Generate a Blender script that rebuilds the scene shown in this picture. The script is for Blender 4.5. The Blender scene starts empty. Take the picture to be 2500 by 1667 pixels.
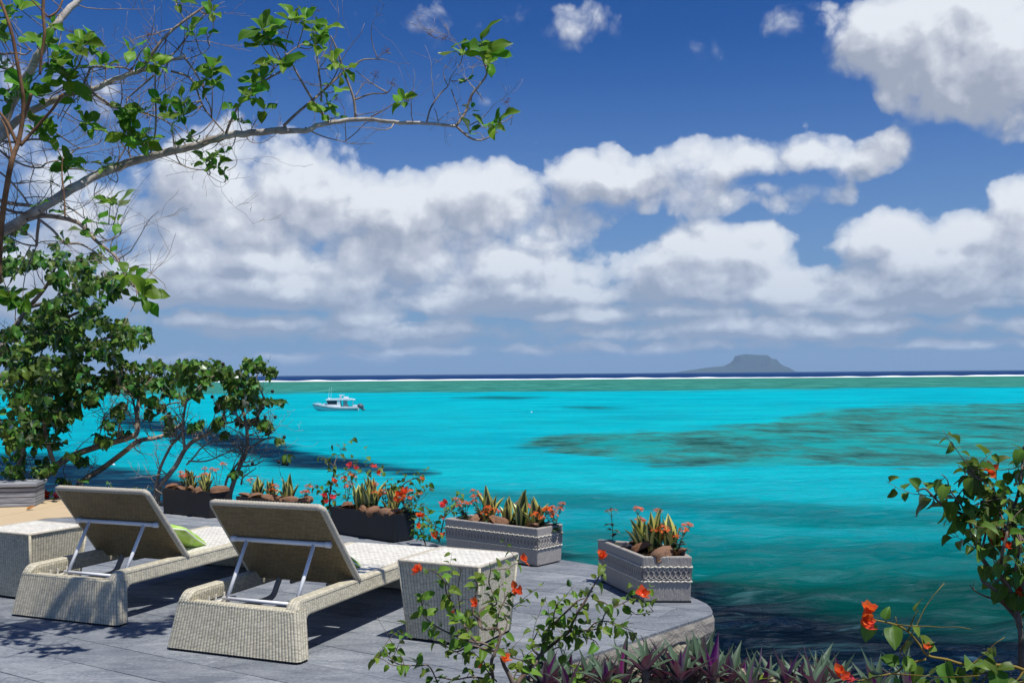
import bpy, math, random
import numpy as np
from mathutils import Vector, Matrix, noise as mnoise

random.seed(7)
rnd = random.random
def ru(a, b): return a + (b - a) * random.random()
scene = bpy.context.scene
col = scene.collection

# ------------------------------------------------------------------ camera, sky, sun, exposure
H = 1.4                      # camera height above the terrace
FPX = 2500.0                 # focal length in photo pixels (36 mm lens on a 36 mm wide frame)
PITCH, ROLL = math.radians(1.80), 0.0077
_f = Vector((0, math.cos(PITCH), math.sin(PITCH)))
_u0 = Vector((0, -math.sin(PITCH), math.cos(PITCH)))
_r0 = Vector((1, 0, 0))
CR = _r0 * math.cos(ROLL) - _u0 * math.sin(ROLL)
CU = _u0 * math.cos(ROLL) + _r0 * math.sin(ROLL)
CF = _f
CAM = Vector((0, 0, H))
cam_d = bpy.data.cameras.new('camera'); cam = bpy.data.objects.new('camera', cam_d); col.objects.link(cam)
cam_d.lens = 36; cam_d.sensor_width = 36; cam_d.sensor_fit = 'HORIZONTAL'
cam_d.clip_start = 0.05; cam_d.clip_end = 60000
m = Matrix((CR, CU, -CF)).transposed().to_4x4(); m.translation = CAM
cam.matrix_world = m
scene.camera = cam

def ray(u, v):
    return CF + CR * ((u - 1250) / FPX) + CU * ((833.5 - v) / FPX)
def P(u, v, d):              # point of the place seen at photo position u, v, d metres out (along +Y)
    r = ray(u, v); return CAM + r * (d / r.y)
def G(u, v, z=0.0):          # point at height z
    r = ray(u, v); return CAM + r * ((z - H) / r.z)

SUN = Vector((0.283, -0.238, 0.929)).normalized()
SUN_EL = math.asin(SUN.z); SUN_AZ = math.atan2(SUN.x, SUN.y)
sun_d = bpy.data.lights.new('sun', 'SUN'); sun_d.energy = 4.8; sun_d.angle = math.radians(0.53)
sun_d.color = (1.0, 0.96, 0.89)
sun = bpy.data.objects.new('sun', sun_d); col.objects.link(sun)
sun.rotation_euler = (-SUN).to_track_quat('-Z', 'Y').to_euler(); sun.location = (3, -2, 12)

scene.view_settings.view_transform = 'Standard'; scene.view_settings.look = 'None'
scene.view_settings.exposure = 0.0; scene.view_settings.gamma = 1.0
scene.view_settings.use_curve_mapping = False
scene.cycles.max_bounces = 8; scene.cycles.transparent_max_bounces = 8
scene.cycles.volume_bounces = 1
scene.cycles.sample_clamp_indirect = 4.0
scene.cycles.caustics_reflective = False; scene.cycles.caustics_refractive = False

# ------------------------------------------------------------------ node helper
class NT:
    def __init__(s, tree): s.t = tree; s.n = tree.nodes; s.l = tree.links
    def add(s, ty, **kw):
        n = s.n.new(ty)
        for k, v in kw.items(): setattr(n, k, v)
        return n
    def put(s, sock, v):
        if isinstance(v, bpy.types.NodeSocket): s.l.new(v, sock)
        elif v is not None: sock.default_value = v
    def m(s, op, a, b=None, c=None, clamp=False):
        n = s.n.new('ShaderNodeMath'); n.operation = op; n.use_clamp = clamp
        s.put(n.inputs[0], a); s.put(n.inputs[1], b); s.put(n.inputs[2], c)
        return n.outputs[0]
    def vm(s, op, a, b=None, scale=None):
        n = s.n.new('ShaderNodeVectorMath'); n.operation = op
        s.put(n.inputs[0], a)
        if b is not None: s.put(n.inputs[1], b)
        if scale is not None: s.put(n.inputs['Scale'], scale)
        return n.outputs['Value'] if op in ('DOT_PRODUCT', 'LENGTH', 'DISTANCE') else n.outputs[0]
    def xyz(s, x, y, z):
        n = s.n.new('ShaderNodeCombineXYZ'); s.put(n.inputs[0], x); s.put(n.inputs[1], y); s.put(n.inputs[2], z); return n.outputs[0]
    def sep(s, v):
        n = s.n.new('ShaderNodeSeparateXYZ'); s.put(n.inputs[0], v); return n.outputs
    def noise(s, vec, scale, detail=4, rough=0.5, dist=0.0, typ='FBM', norm=True, lac=2.0):
        n = s.n.new('ShaderNodeTexNoise'); n.noise_type = typ
        try: n.normalize = norm
        except Exception: pass
        s.put(n.inputs['Vector'], vec); n.inputs['Scale'].default_value = scale
        n.inputs['Detail'].default_value = detail; n.inputs['Roughness'].default_value = rough
        n.inputs['Lacunarity'].default_value = lac; n.inputs['Distortion'].default_value = dist
        return n.outputs[0]
    def sm(s, x, a, b, lo=0.0, hi=1.0):
        n = s.n.new('ShaderNodeMapRange'); n.interpolation_type = 'SMOOTHSTEP'
        s.put(n.inputs[0], x); s.put(n.inputs[1], a); s.put(n.inputs[2], b); s.put(n.inputs[3], lo); s.put(n.inputs[4], hi)
        return n.outputs[0]
    def lin(s, x, a, b, lo=0.0, hi=1.0):
        n = s.n.new('ShaderNodeMapRange')
        s.put(n.inputs[0], x); s.put(n.inputs[1], a); s.put(n.inputs[2], b); s.put(n.inputs[3], lo); s.put(n.inputs[4], hi)
        return n.outputs[0]
    def mix(s, f, a, b, blend='MIX'):
        n = s.n.new('ShaderNodeMix'); n.data_type = 'RGBA'; n.blend_type = blend
        s.put(n.inputs[0], f)
        for i, v in ((6, a), (7, b)):
            if isinstance(v, (tuple, list)): v = tuple(v) + (1,) * (4 - len(v))
            s.put(n.inputs[i], v)
        return n.outputs[2]
    def map(s, vec, scale=(1, 1, 1), rot=(0, 0, 0), loc=(0, 0, 0)):
        n = s.n.new('ShaderNodeMapping'); s.put(n.inputs[0], vec)
        n.inputs[1].default_value = loc; n.inputs[2].default_value = rot; n.inputs[3].default_value = scale
        return n.outputs[0]
    def bump(s, h, strength=0.5, dist=0.01, normal=None):
        n = s.n.new('ShaderNodeBump'); n.inputs['Strength'].default_value = strength
        n.inputs['Distance'].default_value = dist; s.put(n.inputs['Height'], h)
        if normal is not None: s.put(n.inputs['Normal'], normal)
        return n.outputs[0]

# ------------------------------------------------------------------ world: sky with clouds
world = bpy.data.worlds.new('World'); scene.world = world; world.use_nodes = True
w = NT(world.node_tree); w.n.clear()
SKY_STRENGTH = 0.10
sky = w.add('ShaderNodeTexSky', sky_type='NISHITA')
sky.sun_disc = False; sky.sun_elevation = SUN_EL; sky.sun_rotation = SUN_AZ
sky.altitude = 0; sky.air_density = 1.0; sky.dust_density = 0.3; sky.ozone_density = 6.5
tc = w.add('ShaderNodeTexCoord')
dirv = tc.outputs['Generated']
dx, dy, dz = w.sep(dirv)
AZ = w.m('MULTIPLY', w.m('ARCTAN2', dx, dy), 10.0)         # tenths of a radian
EL = w.m('MULTIPLY', w.m('ARCSINE', dz), 10.0)
# the polarised, saturated blue of the photograph
gam = w.add('ShaderNodeGamma'); gam.inputs[1].default_value = 1.46
w.put(gam.inputs[0], w.vm('SCALE', sky.outputs[0], scale=0.1))
polar = w.vm('SCALE', w.mix(w.sm(EL, 3.4, -0.1, 0.0, 0.85), w.mix(1.0, gam.outputs[0], (0.40, 0.80, 1.17), 'MULTIPLY'), (0.215, 0.335, 0.535)), scale=10.0)
# cloud masses: azimuth, elevation, half widths (all in photo pixels about the horizon), weight
def azel(u, v):
    r = ray(u, v).normalized(); return math.atan2(r.x, r.y) * 10, math.asin(r.z) * 10
CLOUDS = [  # u, v, ru, rv, weight
    (540, 470, 210, 150, 1.05), (700, 440, 190, 120, 1.00), (470, 560, 200, 90, 0.90), (850, 520, 260, 130, 1.00), (1130, 520, 260, 120, 1.10),
    (1340, 560, 190, 120, 0.95), (1000, 620, 420, 90, 0.95), (820, 390, 60, 50, 0.55), (1480, 660, 120, 60, 0.95),
    (1450, 430, 120, 75, 1.00), (1480, 372, 45, 40, 0.80), (1660, 450, 180, 80, 0.80), (1760, 400, 120, 65, 0.85), (2000, 385, 230, 55, 0.95), (2170, 355, 70, 55, 0.90), (1850, 490, 200, 45, 0.80),
    (1760, 610, 180, 70, 1.05), (1700, 680, 330, 70, 1.10), (2190, 600, 160, 75, 1.05), (2340, 580, 110, 80, 1.05), (2500, 560, 130, 110, 1.00), (2300, 680, 330, 80, 1.15),
    (2290, 60, 260, 110, 1.15), (2420, 170, 260, 110, 1.10), (2160, 130, 130, 80, 0.90), (2560, 120, 260, 160, 1.00), (2430, 270, 90, 50, 0.65), (2060, 10, 120, 30, 0.70),
    (1930, 60, 90, 45, 0.56), (1600, 155, 60, 40, 0.44), (1730, 150, 80, 40, 0.46), (1100, 50, 150, 80, 0.52), (1390, 65, 120, 75, 0.56), (1010, 40, 100, 60, 0.44),
    (400, 730, 170, 40, 1.07), (700, 700, 400, 60, 1.12), (1300, 720, 400, 45, 1.12), (900, 770, 110, 35, 1.02), (1500, 770, 380, 30, 1.02), (1900, 800, 440, 32, 1.17), (2200, 745, 300, 30, 1.02),
    (230, 530, 120, 140, 0.65), (100, 420, 160, 140, 0.55), (260, 300, 220, 100, 0.40), (60, 700, 260, 120, 0.92), (40, 180, 130, 80, 0.50), (1000, 812, 600, 30, 0.94), (560, 790, 330, 30, 0.94), (1250, 850, 600, 20, 0.82), (1700, 845, 300, 16, 0.82), (2300, 840, 260, 18, 0.84), (600, 650, 330, 60, 1.05), (420, 690, 160, 45, 1.02), (1250, 660, 260, 60, 1.05), (2000, 690, 240, 60, 1.17), (2420, 790, 200, 26, 0.92), (1050, 745, 300, 30, 1.02), (640, 870, 500, 14, 0.74),
]
def cloud_group():
    g = bpy.data.node_groups.new('cloud_density', 'ShaderNodeTree')
    g.interface.new_socket('AZ', in_out='INPUT', socket_type='NodeSocketFloat')
    g.interface.new_socket('EL', in_out='INPUT', socket_type='NodeSocketFloat')
    g.interface.new_socket('Density', in_out='OUTPUT', socket_type='NodeSocketFloat')
    k = NT(g)
    gi = k.add('NodeGroupInput'); go = k.add('NodeGroupOutput')
    a, e = gi.outputs[0], gi.outputs[1]
    p = k.xyz(a, e, 0.0)
    # clouds look flatter towards the horizon
    sq = k.m('ADD', 1.0, k.m('DIVIDE', 1.1, k.m('ADD', k.m('MAXIMUM', e, 0.0), 0.45)))
    pf = k.xyz(a, k.m('MULTIPLY', e, sq), 0.0)
    warp = k.n.new('ShaderNodeTexNoise'); warp.inputs['Scale'].default_value = 2.2; warp.inputs['Detail'].default_value = 3
    k.l.new(p, warp.inputs['Vector'])
    wv = k.vm('SCALE', k.vm('SUBTRACT', warp.outputs[1], (0.5, 0.5, 0.5)), scale=0.42)
    wx, wy, _ = k.sep(wv)
    aw = k.m('ADD', a, wx); ew = k.m('ADD', e, k.m('MULTIPLY', wy, 0.6))
    tot = None
    for (u, v, r1, r2, wt) in CLOUDS:
        ca, ce = azel(u, v)
        sa, se = r1 / 250.0, r2 / 250.0
        x = k.m('MULTIPLY', k.m('SUBTRACT', aw, ca), 1 / sa)
        y = k.m('MULTIPLY', k.m('SUBTRACT', ew, ce), 1 / se)
        r = k.m('ADD', k.m('MULTIPLY', x, x), k.m('MULTIPLY', y, y))
        q = k.m('MULTIPLY', wt, k.m('MAXIMUM', k.m('SUBTRACT', 1.0, k.m('MULTIPLY', r, 0.5)), 0.0))
        tot = q if tot is None else k.m('SMOOTH_MAX', tot, q, 0.25)
    # the sky outside the photograph carries the same kind of broken cumulus
    out = k.m('MAXIMUM', k.sm(k.m('ABSOLUTE', a), 5.2, 7.2), k.sm(e, 4.2, 5.6))
    broad = k.noise(pf, 0.35, 3, 0.5)
    tot = k.m('ADD', k.m('MULTIPLY', tot, k.m('SUBTRACT', 1.0, out)), k.m('MULTIPLY', out, k.sm(broad, 0.54, 0.70, 0.0, 1.0)))
    n1 = k.noise(pf, 1.0, 7, 0.50, 0.1)
    def lobes(sc, off, det):
        v = k.n.new('ShaderNodeTexVoronoi'); v.voronoi_dimensions = '2D'; v.feature = 'F1'
        v.inputs['Scale'].default_value = sc
        v.inputs['Detail'].default_value = det; v.inputs['Roughness'].default_value = 0.46; v.inputs['Lacunarity'].default_value = 2.2
        k.put(v.inputs['Vector'], k.vm('ADD', k.vm('ADD', pf, off), k.vm('SCALE', k.vm('SUBTRACT', warp.outputs[1], (0.5, 0.5, 0.5)), scale=0.30)))
        return v.outputs['Distance']
    l1 = lobes(1.5, (3.1, 1.7, 0), 4.0)
    n = k.m('ADD', k.m('MULTIPLY', k.m('SUBTRACT', n1, 0.5), 1.15), k.m('MULTIPLY', k.m('SUBTRACT', 0.74, l1), 0.70))
    d = k.m('ADD', k.m('SUBTRACT', k.m('MULTIPLY', tot, 1.30), 0.14), n)
    k.l.new(d, go.inputs[0])
    return g
CG = cloud_group()
def cd(a, e):
    n = w.n.new('ShaderNodeGroup'); n.node_tree = CG
    w.put(n.inputs[0], a); w.put(n.inputs[1], e); return n.outputs[0]
d0 = cd(AZ, EL)
d1 = cd(w.m('ADD', AZ, 0.07), w.m('ADD', EL, 0.10))
d3 = cd(w.m('ADD', AZ, 0.22), w.m('ADD', EL, 0.34))
d2 = cd(w.m('ADD', AZ, 0.03), w.m('SUBTRACT', EL, 0.34))
alpha = w.sm(d0, 0.40, w.m('ADD', 0.62, w.m('MULTIPLY', w.sm(w.m('SUBTRACT', d0, d2), -0.10, 0.5), 0.30)))
thick = w.sm(d0, 0.45, 1.15)
# light falls from above and from the right: a place is bright where the cloud thins out that way
lit = w.m('ADD', w.m('MULTIPLY', w.m('SUBTRACT', d0, d1), 0.75), w.m('MULTIPLY', w.m('SUBTRACT', d0, d3), 0.66))
under = w.sm(w.m('SUBTRACT', d0, d2), -0.10, 0.60)           # open sky below: a cloud base
lit = w.m('ADD', w.m('SUBTRACT', lit, w.m('MULTIPLY', under, 0.30)), 0.53)
lit = w.m('ADD', lit, w.m('MULTIPLY', w.m('SUBTRACT', 1.0, thick), 0.05), clamp=True)
lit = w.lin(lit, 0.02, 1.0)
ccol = w.mix(w.sm(lit, 0.0, 0.55), (0.35, 0.395, 0.50), (0.53, 0.57, 0.665))
ccol = w.mix(w.sm(lit, 0.42, 1.0), ccol, (0.80, 0.84, 0.90))
# clouds low over the sea stand behind more air
air = w.sm(EL, 0.0, 1.6, 0.62, 1.0)
alpha = w.m('MULTIPLY', w.m('MULTIPLY', alpha, air), w.sm(EL, 0.02, 0.25))
alpha = w.m('MULTIPLY', alpha, w.sm(d0, 0.40, 1.0, 0.50, 1.0))
CL_GAIN = 1.0 / SKY_STRENGTH
ccol10 = w.vm('SCALE', ccol, scale=CL_GAIN)
skyc = w.mix(alpha, polar, ccol10)
bg = w.add('ShaderNodeBackground'); w.put(bg.inputs[0], skyc); bg.inputs[1].default_value = SKY_STRENGTH
wo = w.add('ShaderNodeOutputWorld'); w.l.new(bg.outputs[0], wo.inputs[0])
world.cycles.sampling_method = 'MANUAL'; world.cycles.sample_map_resolution = 512

# ------------------------------------------------------------------ object helpers
def tag(o, label=None, cat=None, group=None, kind=None):
    if label: o['label'] = label
    if cat: o['category'] = cat
    if group: o['group'] = group
    if kind: o['kind'] = kind
    return o
def thing(name, label, cat, loc, rz=0.0, group=None):
    o = bpy.data.objects.new(name, None); col.objects.link(o)
    o.location = loc; o.rotation_euler = (0, 0, rz); o.empty_display_size = 0.1
    return tag(o, label, cat, group)
def link(name, mesh, parent=None, mat4=None):
    o = bpy.data.objects.new(name, mesh); col.objects.link(o)
    if parent is not None: o.parent = parent
    if mat4 is not None: o.matrix_basis = mat4
    return o
class MB:
    """collects vertices and faces for one mesh; off is subtracted from every vertex"""
    def __init__(s, off=(0, 0, 0)): s.v = []; s.f = []; s.uv = []; s.mi = []; s.off = Vector(off)
    def face(s, idx, uv=None, mi=0): s.f.append(tuple(idx)); s.uv.append(uv); s.mi.append(mi)
    def verts(s, vs):
        b = len(s.v); s.v.extend([tuple(Vector(p) - s.off) for p in vs]); return b
    def tube(s, pts, rad, sides=6, cap=True, mi=0):
        pts = [Vector(p) for p in pts]; n = len(pts)
        if n < 2: return
        rings = []
        t0 = (pts[1] - pts[0]).normalized()
        nrm = t0.orthogonal().normalized()
        for i in range(n):
            t = (pts[min(i + 1, n - 1)] - pts[max(i - 1, 0)])
            if t.length < 1e-9: t = t0
            t = t.normalized()
            nrm = (nrm - t * nrm.dot(t))
            nrm = nrm.normalized() if nrm.length > 1e-6 else t.orthogonal().normalized()
            bn = t.cross(nrm)
            r = rad[i] if isinstance(rad, (list, tuple)) else rad
            rings.append(s.verts([pts[i] + (nrm * math.cos(2 * math.pi * k / sides) + bn * math.sin(2 * math.pi * k / sides)) * r for k in range(sides)]))
        for i in range(n - 1):
            for k in range(sides):
                k2 = (k + 1) % sides
                s.face((rings[i] + k, rings[i] + k2, rings[i + 1] + k2, rings[i + 1] + k), None, mi)
        if cap:
            s.face([rings[0] + k for k in reversed(range(sides))], None, mi)
            s.face([rings[-1] + k for k in range(sides)], None, mi)
    def box(s, lo, hi, mi=0, M=None):
        x0, y0, z0 = lo; x1, y1, z1 = hi
        vs = [Vector(p) for p in ((x0, y0, z0), (x1, y0, z0), (x1, y1, z0), (x0, y1, z0), (x0, y0, z1), (x1, y0, z1), (x1, y1, z1), (x0, y1, z1))]
        if M is not None: vs = [M @ p for p in vs]
        b = s.verts(vs)
        for q in ((0, 3, 2, 1), (4, 5, 6, 7), (0, 1, 5, 4), (1, 2, 6, 5), (2, 3, 7, 6), (3, 0, 4, 7)):
            s.face([b + i for i in q], None, mi)
    def ellipsoid(s, c, r, seg=10, rings=6, M=None, mi=0, jit=0.0):
        b = len(s.v); c = Vector(c)
        vs = []
        for i in range(rings + 1):
            th = math.pi * i / rings
            for k in range(seg):
                ph = 2 * math.pi * k / seg
                p = Vector((r[0] * math.sin(th) * math.cos(ph), r[1] * math.sin(th) * math.sin(ph), r[2] * math.cos(th)))
                if jit: p *= 1 + jit * mnoise.noise(p * (2.2 / max(r)) + c * 13)
                if M is not None: p = M @ p
                vs.append(c + p)
        s.verts(vs)
        for i in range(rings):
            for k in range(seg):
                k2 = (k + 1) % seg
                s.face((b + i * seg + k, b + (i + 1) * seg + k, b + (i + 1) * seg + k2, b + i * seg + k2), None, mi)
    def mesh(s, name, mats, smooth=False, boxuv=False, scale_uv=1.0):
        me = bpy.data.meshes.new(name); me.from_pydata(s.v, [], s.f)
        for mt in (mats if isinstance(mats, (list, tuple)) else [mats]): me.materials.append(mt)
        if any(s.mi): me.polygons.foreach_set('material_index', s.mi)
        if boxuv or any(u is not None for u in s.uv):
            ul = me.uv_layers.new(name='UVMap'); li = 0; data = []
            for fi, f in enumerate(s.f):
                if s.uv[fi] is not None:
                    data.extend(s.uv[fi])
                else:
                    nrm = me.polygons[fi].normal
                    ax = max(range(3), key=lambda i: abs(nrm[i]))
                    for vi in f:
                        p = s.v[vi]
                        data.append((p[1], p[2]) if ax == 0 else (p[0], p[2]) if ax == 1 else (p[0], p[1]))
            flat = [c for d in data for c in d]
            ul.data.foreach_set('uv', flat)
        if smooth: me.polygons.foreach_set('use_smooth', [True] * len(me.polygons))
        me.update(); return me
    def build(s, name, mats, parent=None, smooth=False, boxuv=False):
        return link(name, s.mesh(name, mats, smooth, boxuv), parent)
def bevel(o, wdt=0.01, seg=2, ang=35):
    b = o.modifiers.new('bevel', 'BEVEL'); b.width = wdt; b.segments = seg; b.limit_method = 'ANGLE'; b.angle_limit = math.radians(ang)
    return o
def spline(pts, n=4):
    pts = [Vector(p) for p in pts]
    if len(pts) < 3: return pts
    out = []
    for i in range(len(pts) - 1):
        p0 = pts[max(i - 1, 0)]; p1 = pts[i]; p2 = pts[i + 1]; p3 = pts[min(i + 2, len(pts) - 1)]
        for k in range(n):
            t = k / n
            out.append(0.5 * ((2 * p1) + (p2 - p0) * t + (2 * p0 - 5 * p1 + 4 * p2 - p3) * t * t + (3 * p1 - p0 - 3 * p2 + p3) * t ** 3))
    out.append(pts[-1]); return out
def orient(pos, d, nrm, sc=1.0, roll=0.0):
    y = Vector(d).normalized(); z = Vector(nrm); z = z - y * z.dot(y)
    z = z.normalized() if z.length > 1e-5 else y.orthogonal().normalized()
    x = y.cross(z)
    M = Matrix((x, y, z)).transposed().to_4x4()
    if roll: M = M @ Matrix.Rotation(roll, 4, 'Y')
    if isinstance(sc, (int, float)): sc = (sc, sc, sc)
    M = M @ Matrix.Diagonal((sc[0], sc[1], sc[2], 1))
    M.translation = Vector(pos); return M
def rvec(s=1.0): return Vector((ru(-1, 1), ru(-1, 1), ru(-1, 1))) * s

# ------------------------------------------------------------------ materials
def mat(name):
    mt = bpy.data.materials.new(name); mt.use_nodes = True
    k = NT(mt.node_tree); k.n.clear()
    out = k.add('ShaderNodeOutputMaterial')
    return mt, k, out
def bsdf(k, out, color, rough=0.6, spec=0.4, normal=None, metal=0.0):
    b = k.add('ShaderNodeBsdfPrincipled')
    if isinstance(color, (tuple, list)): color = tuple(color) + (1,) * (4 - len(color))
    k.put(b.inputs['Base Color'], color); k.put(b.inputs['Roughness'], rough)
    k.put(b.inputs['Specular IOR Level'], spec); b.inputs['Metallic'].default_value = metal
    if normal is not None: k.put(b.inputs['Normal'], normal)
    k.l.new(b.outputs[0], out.inputs[0]); return b
def plain(name, c, rough=0.6, spec=0.4, var=0.12, sc=8.0, bump=0.0, bsc=60.0):
    mt, k, out = mat(name)
    t = k.add('ShaderNodeTexCoord').outputs['Object']
    n = k.noise(t, sc, 5, 0.6)
    cc = k.mix(n, tuple(x * (1 - var) for x in c), tuple(min(1, x * (1 + var)) for x in c))
    nr = k.bump(k.noise(t, bsc, 4, 0.6), bump, 0.01) if bump else None
    bsdf(k, out, cc, rough, spec, nr); return mt
def leafmat(name, top, back, vein=0.25, trans=0.35, gloss=0.10, rough=0.38, var=0.35, usebase=True, hue=(-0.035, 0.02)):
    """leaf: diffuse both sides, light shining through, a waxy sheen"""
    mt, k, out = mat(name)
    geo = k.add('ShaderNodeNewGeometry'); oi = k.add('ShaderNodeObjectInfo')
    t = k.add('ShaderNodeTexCoord').outputs['Object']
    isl = geo.outputs['Random Per Island']
    r = k.m('FRACT', k.m('ADD', oi.outputs['Random'], k.m('MULTIPLY', isl, 7.31)))
    c = k.mix(geo.outputs['Backfacing'], top, back)
    hs = k.add('ShaderNodeHueSaturation')
    k.put(hs.inputs['Hue'], k.lin(r, 0, 1, 0.5 + hue[0] * var / 0.35, 0.5 + hue[1] * var / 0.35))
    k.put(hs.inputs['Value'], k.lin(k.m('FRACT', k.m('MULTIPLY', r, 5.7)), 0, 1, 1 - var, 1 + var))
    k.put(hs.inputs['Color'], c)
    if usebase:
        x, y, _ = k.sep(t)
        mid = k.sm(k.m('ABSOLUTE', x), 0.0, 0.035, 1.0, 0.0)
        side = k.m('ABSOLUTE', k.m('SINE', k.m('ADD', k.m('MULTIPLY', y, 26.0), k.m('MULTIPLY', k.m('ABSOLUTE', x), -30.0))))
        vv = k.m('MAXIMUM', mid, k.m('MULTIPLY', k.sm(side, 0.0, 0.25, 1.0, 0.0), 0.35))
        cc = k.mix(k.m('MULTIPLY', vv, vein), hs.outputs[0], k.mix(0.5, hs.outputs[0], (0.5, 0.62, 0.25)))
    else: cc = hs.outputs[0]
    df = k.add('ShaderNodeBsdfDiffuse'); k.put(df.inputs[0], cc)
    tr = k.add('ShaderNodeBsdfTranslucent'); k.put(tr.inputs[0], k.mix(1.0, cc, (1.25, 1.35, 0.6), 'MULTIPLY'))
    gl = k.add('ShaderNodeBsdfGlossy'); gl.inputs['Roughness'].default_value = rough; gl.inputs[0].default_value = (0.9, 0.95, 1, 1)
    a = k.add('ShaderNodeMixShader'); a.inputs[0].default_value = trans; k.l.new(df.outputs[0], a.inputs[1]); k.l.new(tr.outputs[0], a.inputs[2])
    fr = k.add('ShaderNodeFresnel'); fr.inputs[0].default_value = 1.45
    b = k.add('ShaderNodeMixShader'); k.put(b.inputs[0], k.m('MULTIPLY', fr.outputs[0], gloss * 8)); k.l.new(a.outputs[0], b.inputs[1]); k.l.new(gl.outputs[0], b.inputs[2])
    k.l.new(b.outputs[0], out.inputs[0]); return mt
# ------------------------------------------------------------------ the sea
ZW = -4.0                    # water level under the terrace
HW = H - ZW
def W(u, v): return G(u, v, ZW)
def sdf(poly, qx, qy):
    """signed distance (inside positive) of arrays qx, qy to a polygon"""
    n = len(poly); d = np.full(qx.shape, 1e9); ins = np.zeros(qx.shape, bool)
    for i in range(n):
        ax, ay = poly[i]; bx, by = poly[(i + 1) % n]
        ex, ey = bx - ax, by - ay
        t = np.clip(((qx - ax) * ex + (qy - ay) * ey) / (ex * ex + ey * ey + 1e-12), 0, 1)
        d = np.minimum(d, (qx - ax - t * ex) ** 2 + (qy - ay - t * ey) ** 2)
        c = ((ay > qy) != (by > qy)) & (qx < (bx - ax) * (qy - ay) / (by - ay + 1e-12) + ax)
        ins ^= c
    d = np.sqrt(d); return np.where(ins, d, -d)
# outlines of what lies under the water, taken to the water plane; distances are measured in bearing and 1/range
def bearing(poly):
    out = []
    for u, v in poly:
        p = W(u, max(v, 922)); out.append((2500 * p.x / p.y, 2500 * HW / p.y))
    return out
Z_REEF = bearing([(1240, 1090), (1330, 1066), (1500, 1052), (1700, 1046), (1880, 1032), (1890, 1018), (2010, 1000), (2200, 988), (2500, 982), (2900, 975), (2900, 1150), (2500, 1150), (2350, 1147), (2180, 1149), (2050, 1136), (1800, 1140), (1600, 1136), (1500, 1118), (1380, 1102)])
Z_SMALL = [bearing([(1355, 994), (1450, 991), (1560, 996), (1450, 1000)]), bearing([(1080, 972), (1200, 966), (1360, 968), (1250, 976)]),
           bearing([(1210, 1093), (1290, 1087), (1380, 1090), (1300, 1097)])]
Z_DARK = [bearing([(250, 1005), (400, 1025), (520, 1045), (640, 1072), (780, 1105), (900, 1132), (1070, 1152), (1000, 1160), (850, 1148), (700, 1140), (600, 1116), (500, 1090), (380, 1056), (250, 1040)]),
          bearing([(-400, 1085), (150, 1112), (250, 1130), (420, 1160), (540, 1195), (560, 1260), (-400, 1300)])]
Z_NEAR = bearing([(-900, 1260), (500, 1290), (1000, 1335), (1350, 1360), (1450, 1392), (1650, 1432), (1800, 1472), (2100, 1512), (2400, 1542), (3300, 1560), (3300, 3000), (-900, 3000)])
Z_BAND = [bearing([(1000, 1185), (1400, 1198), (1900, 1228), (2500, 1262), (2500, 1290), (1900, 1268), (1500, 1240), (1000, 1212)]),
          bearing([(1150, 1290), (1500, 1300), (2000, 1320), (2600, 1350), (2600, 1372), (2000, 1350), (1500, 1325), (1150, 1310)])]
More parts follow.
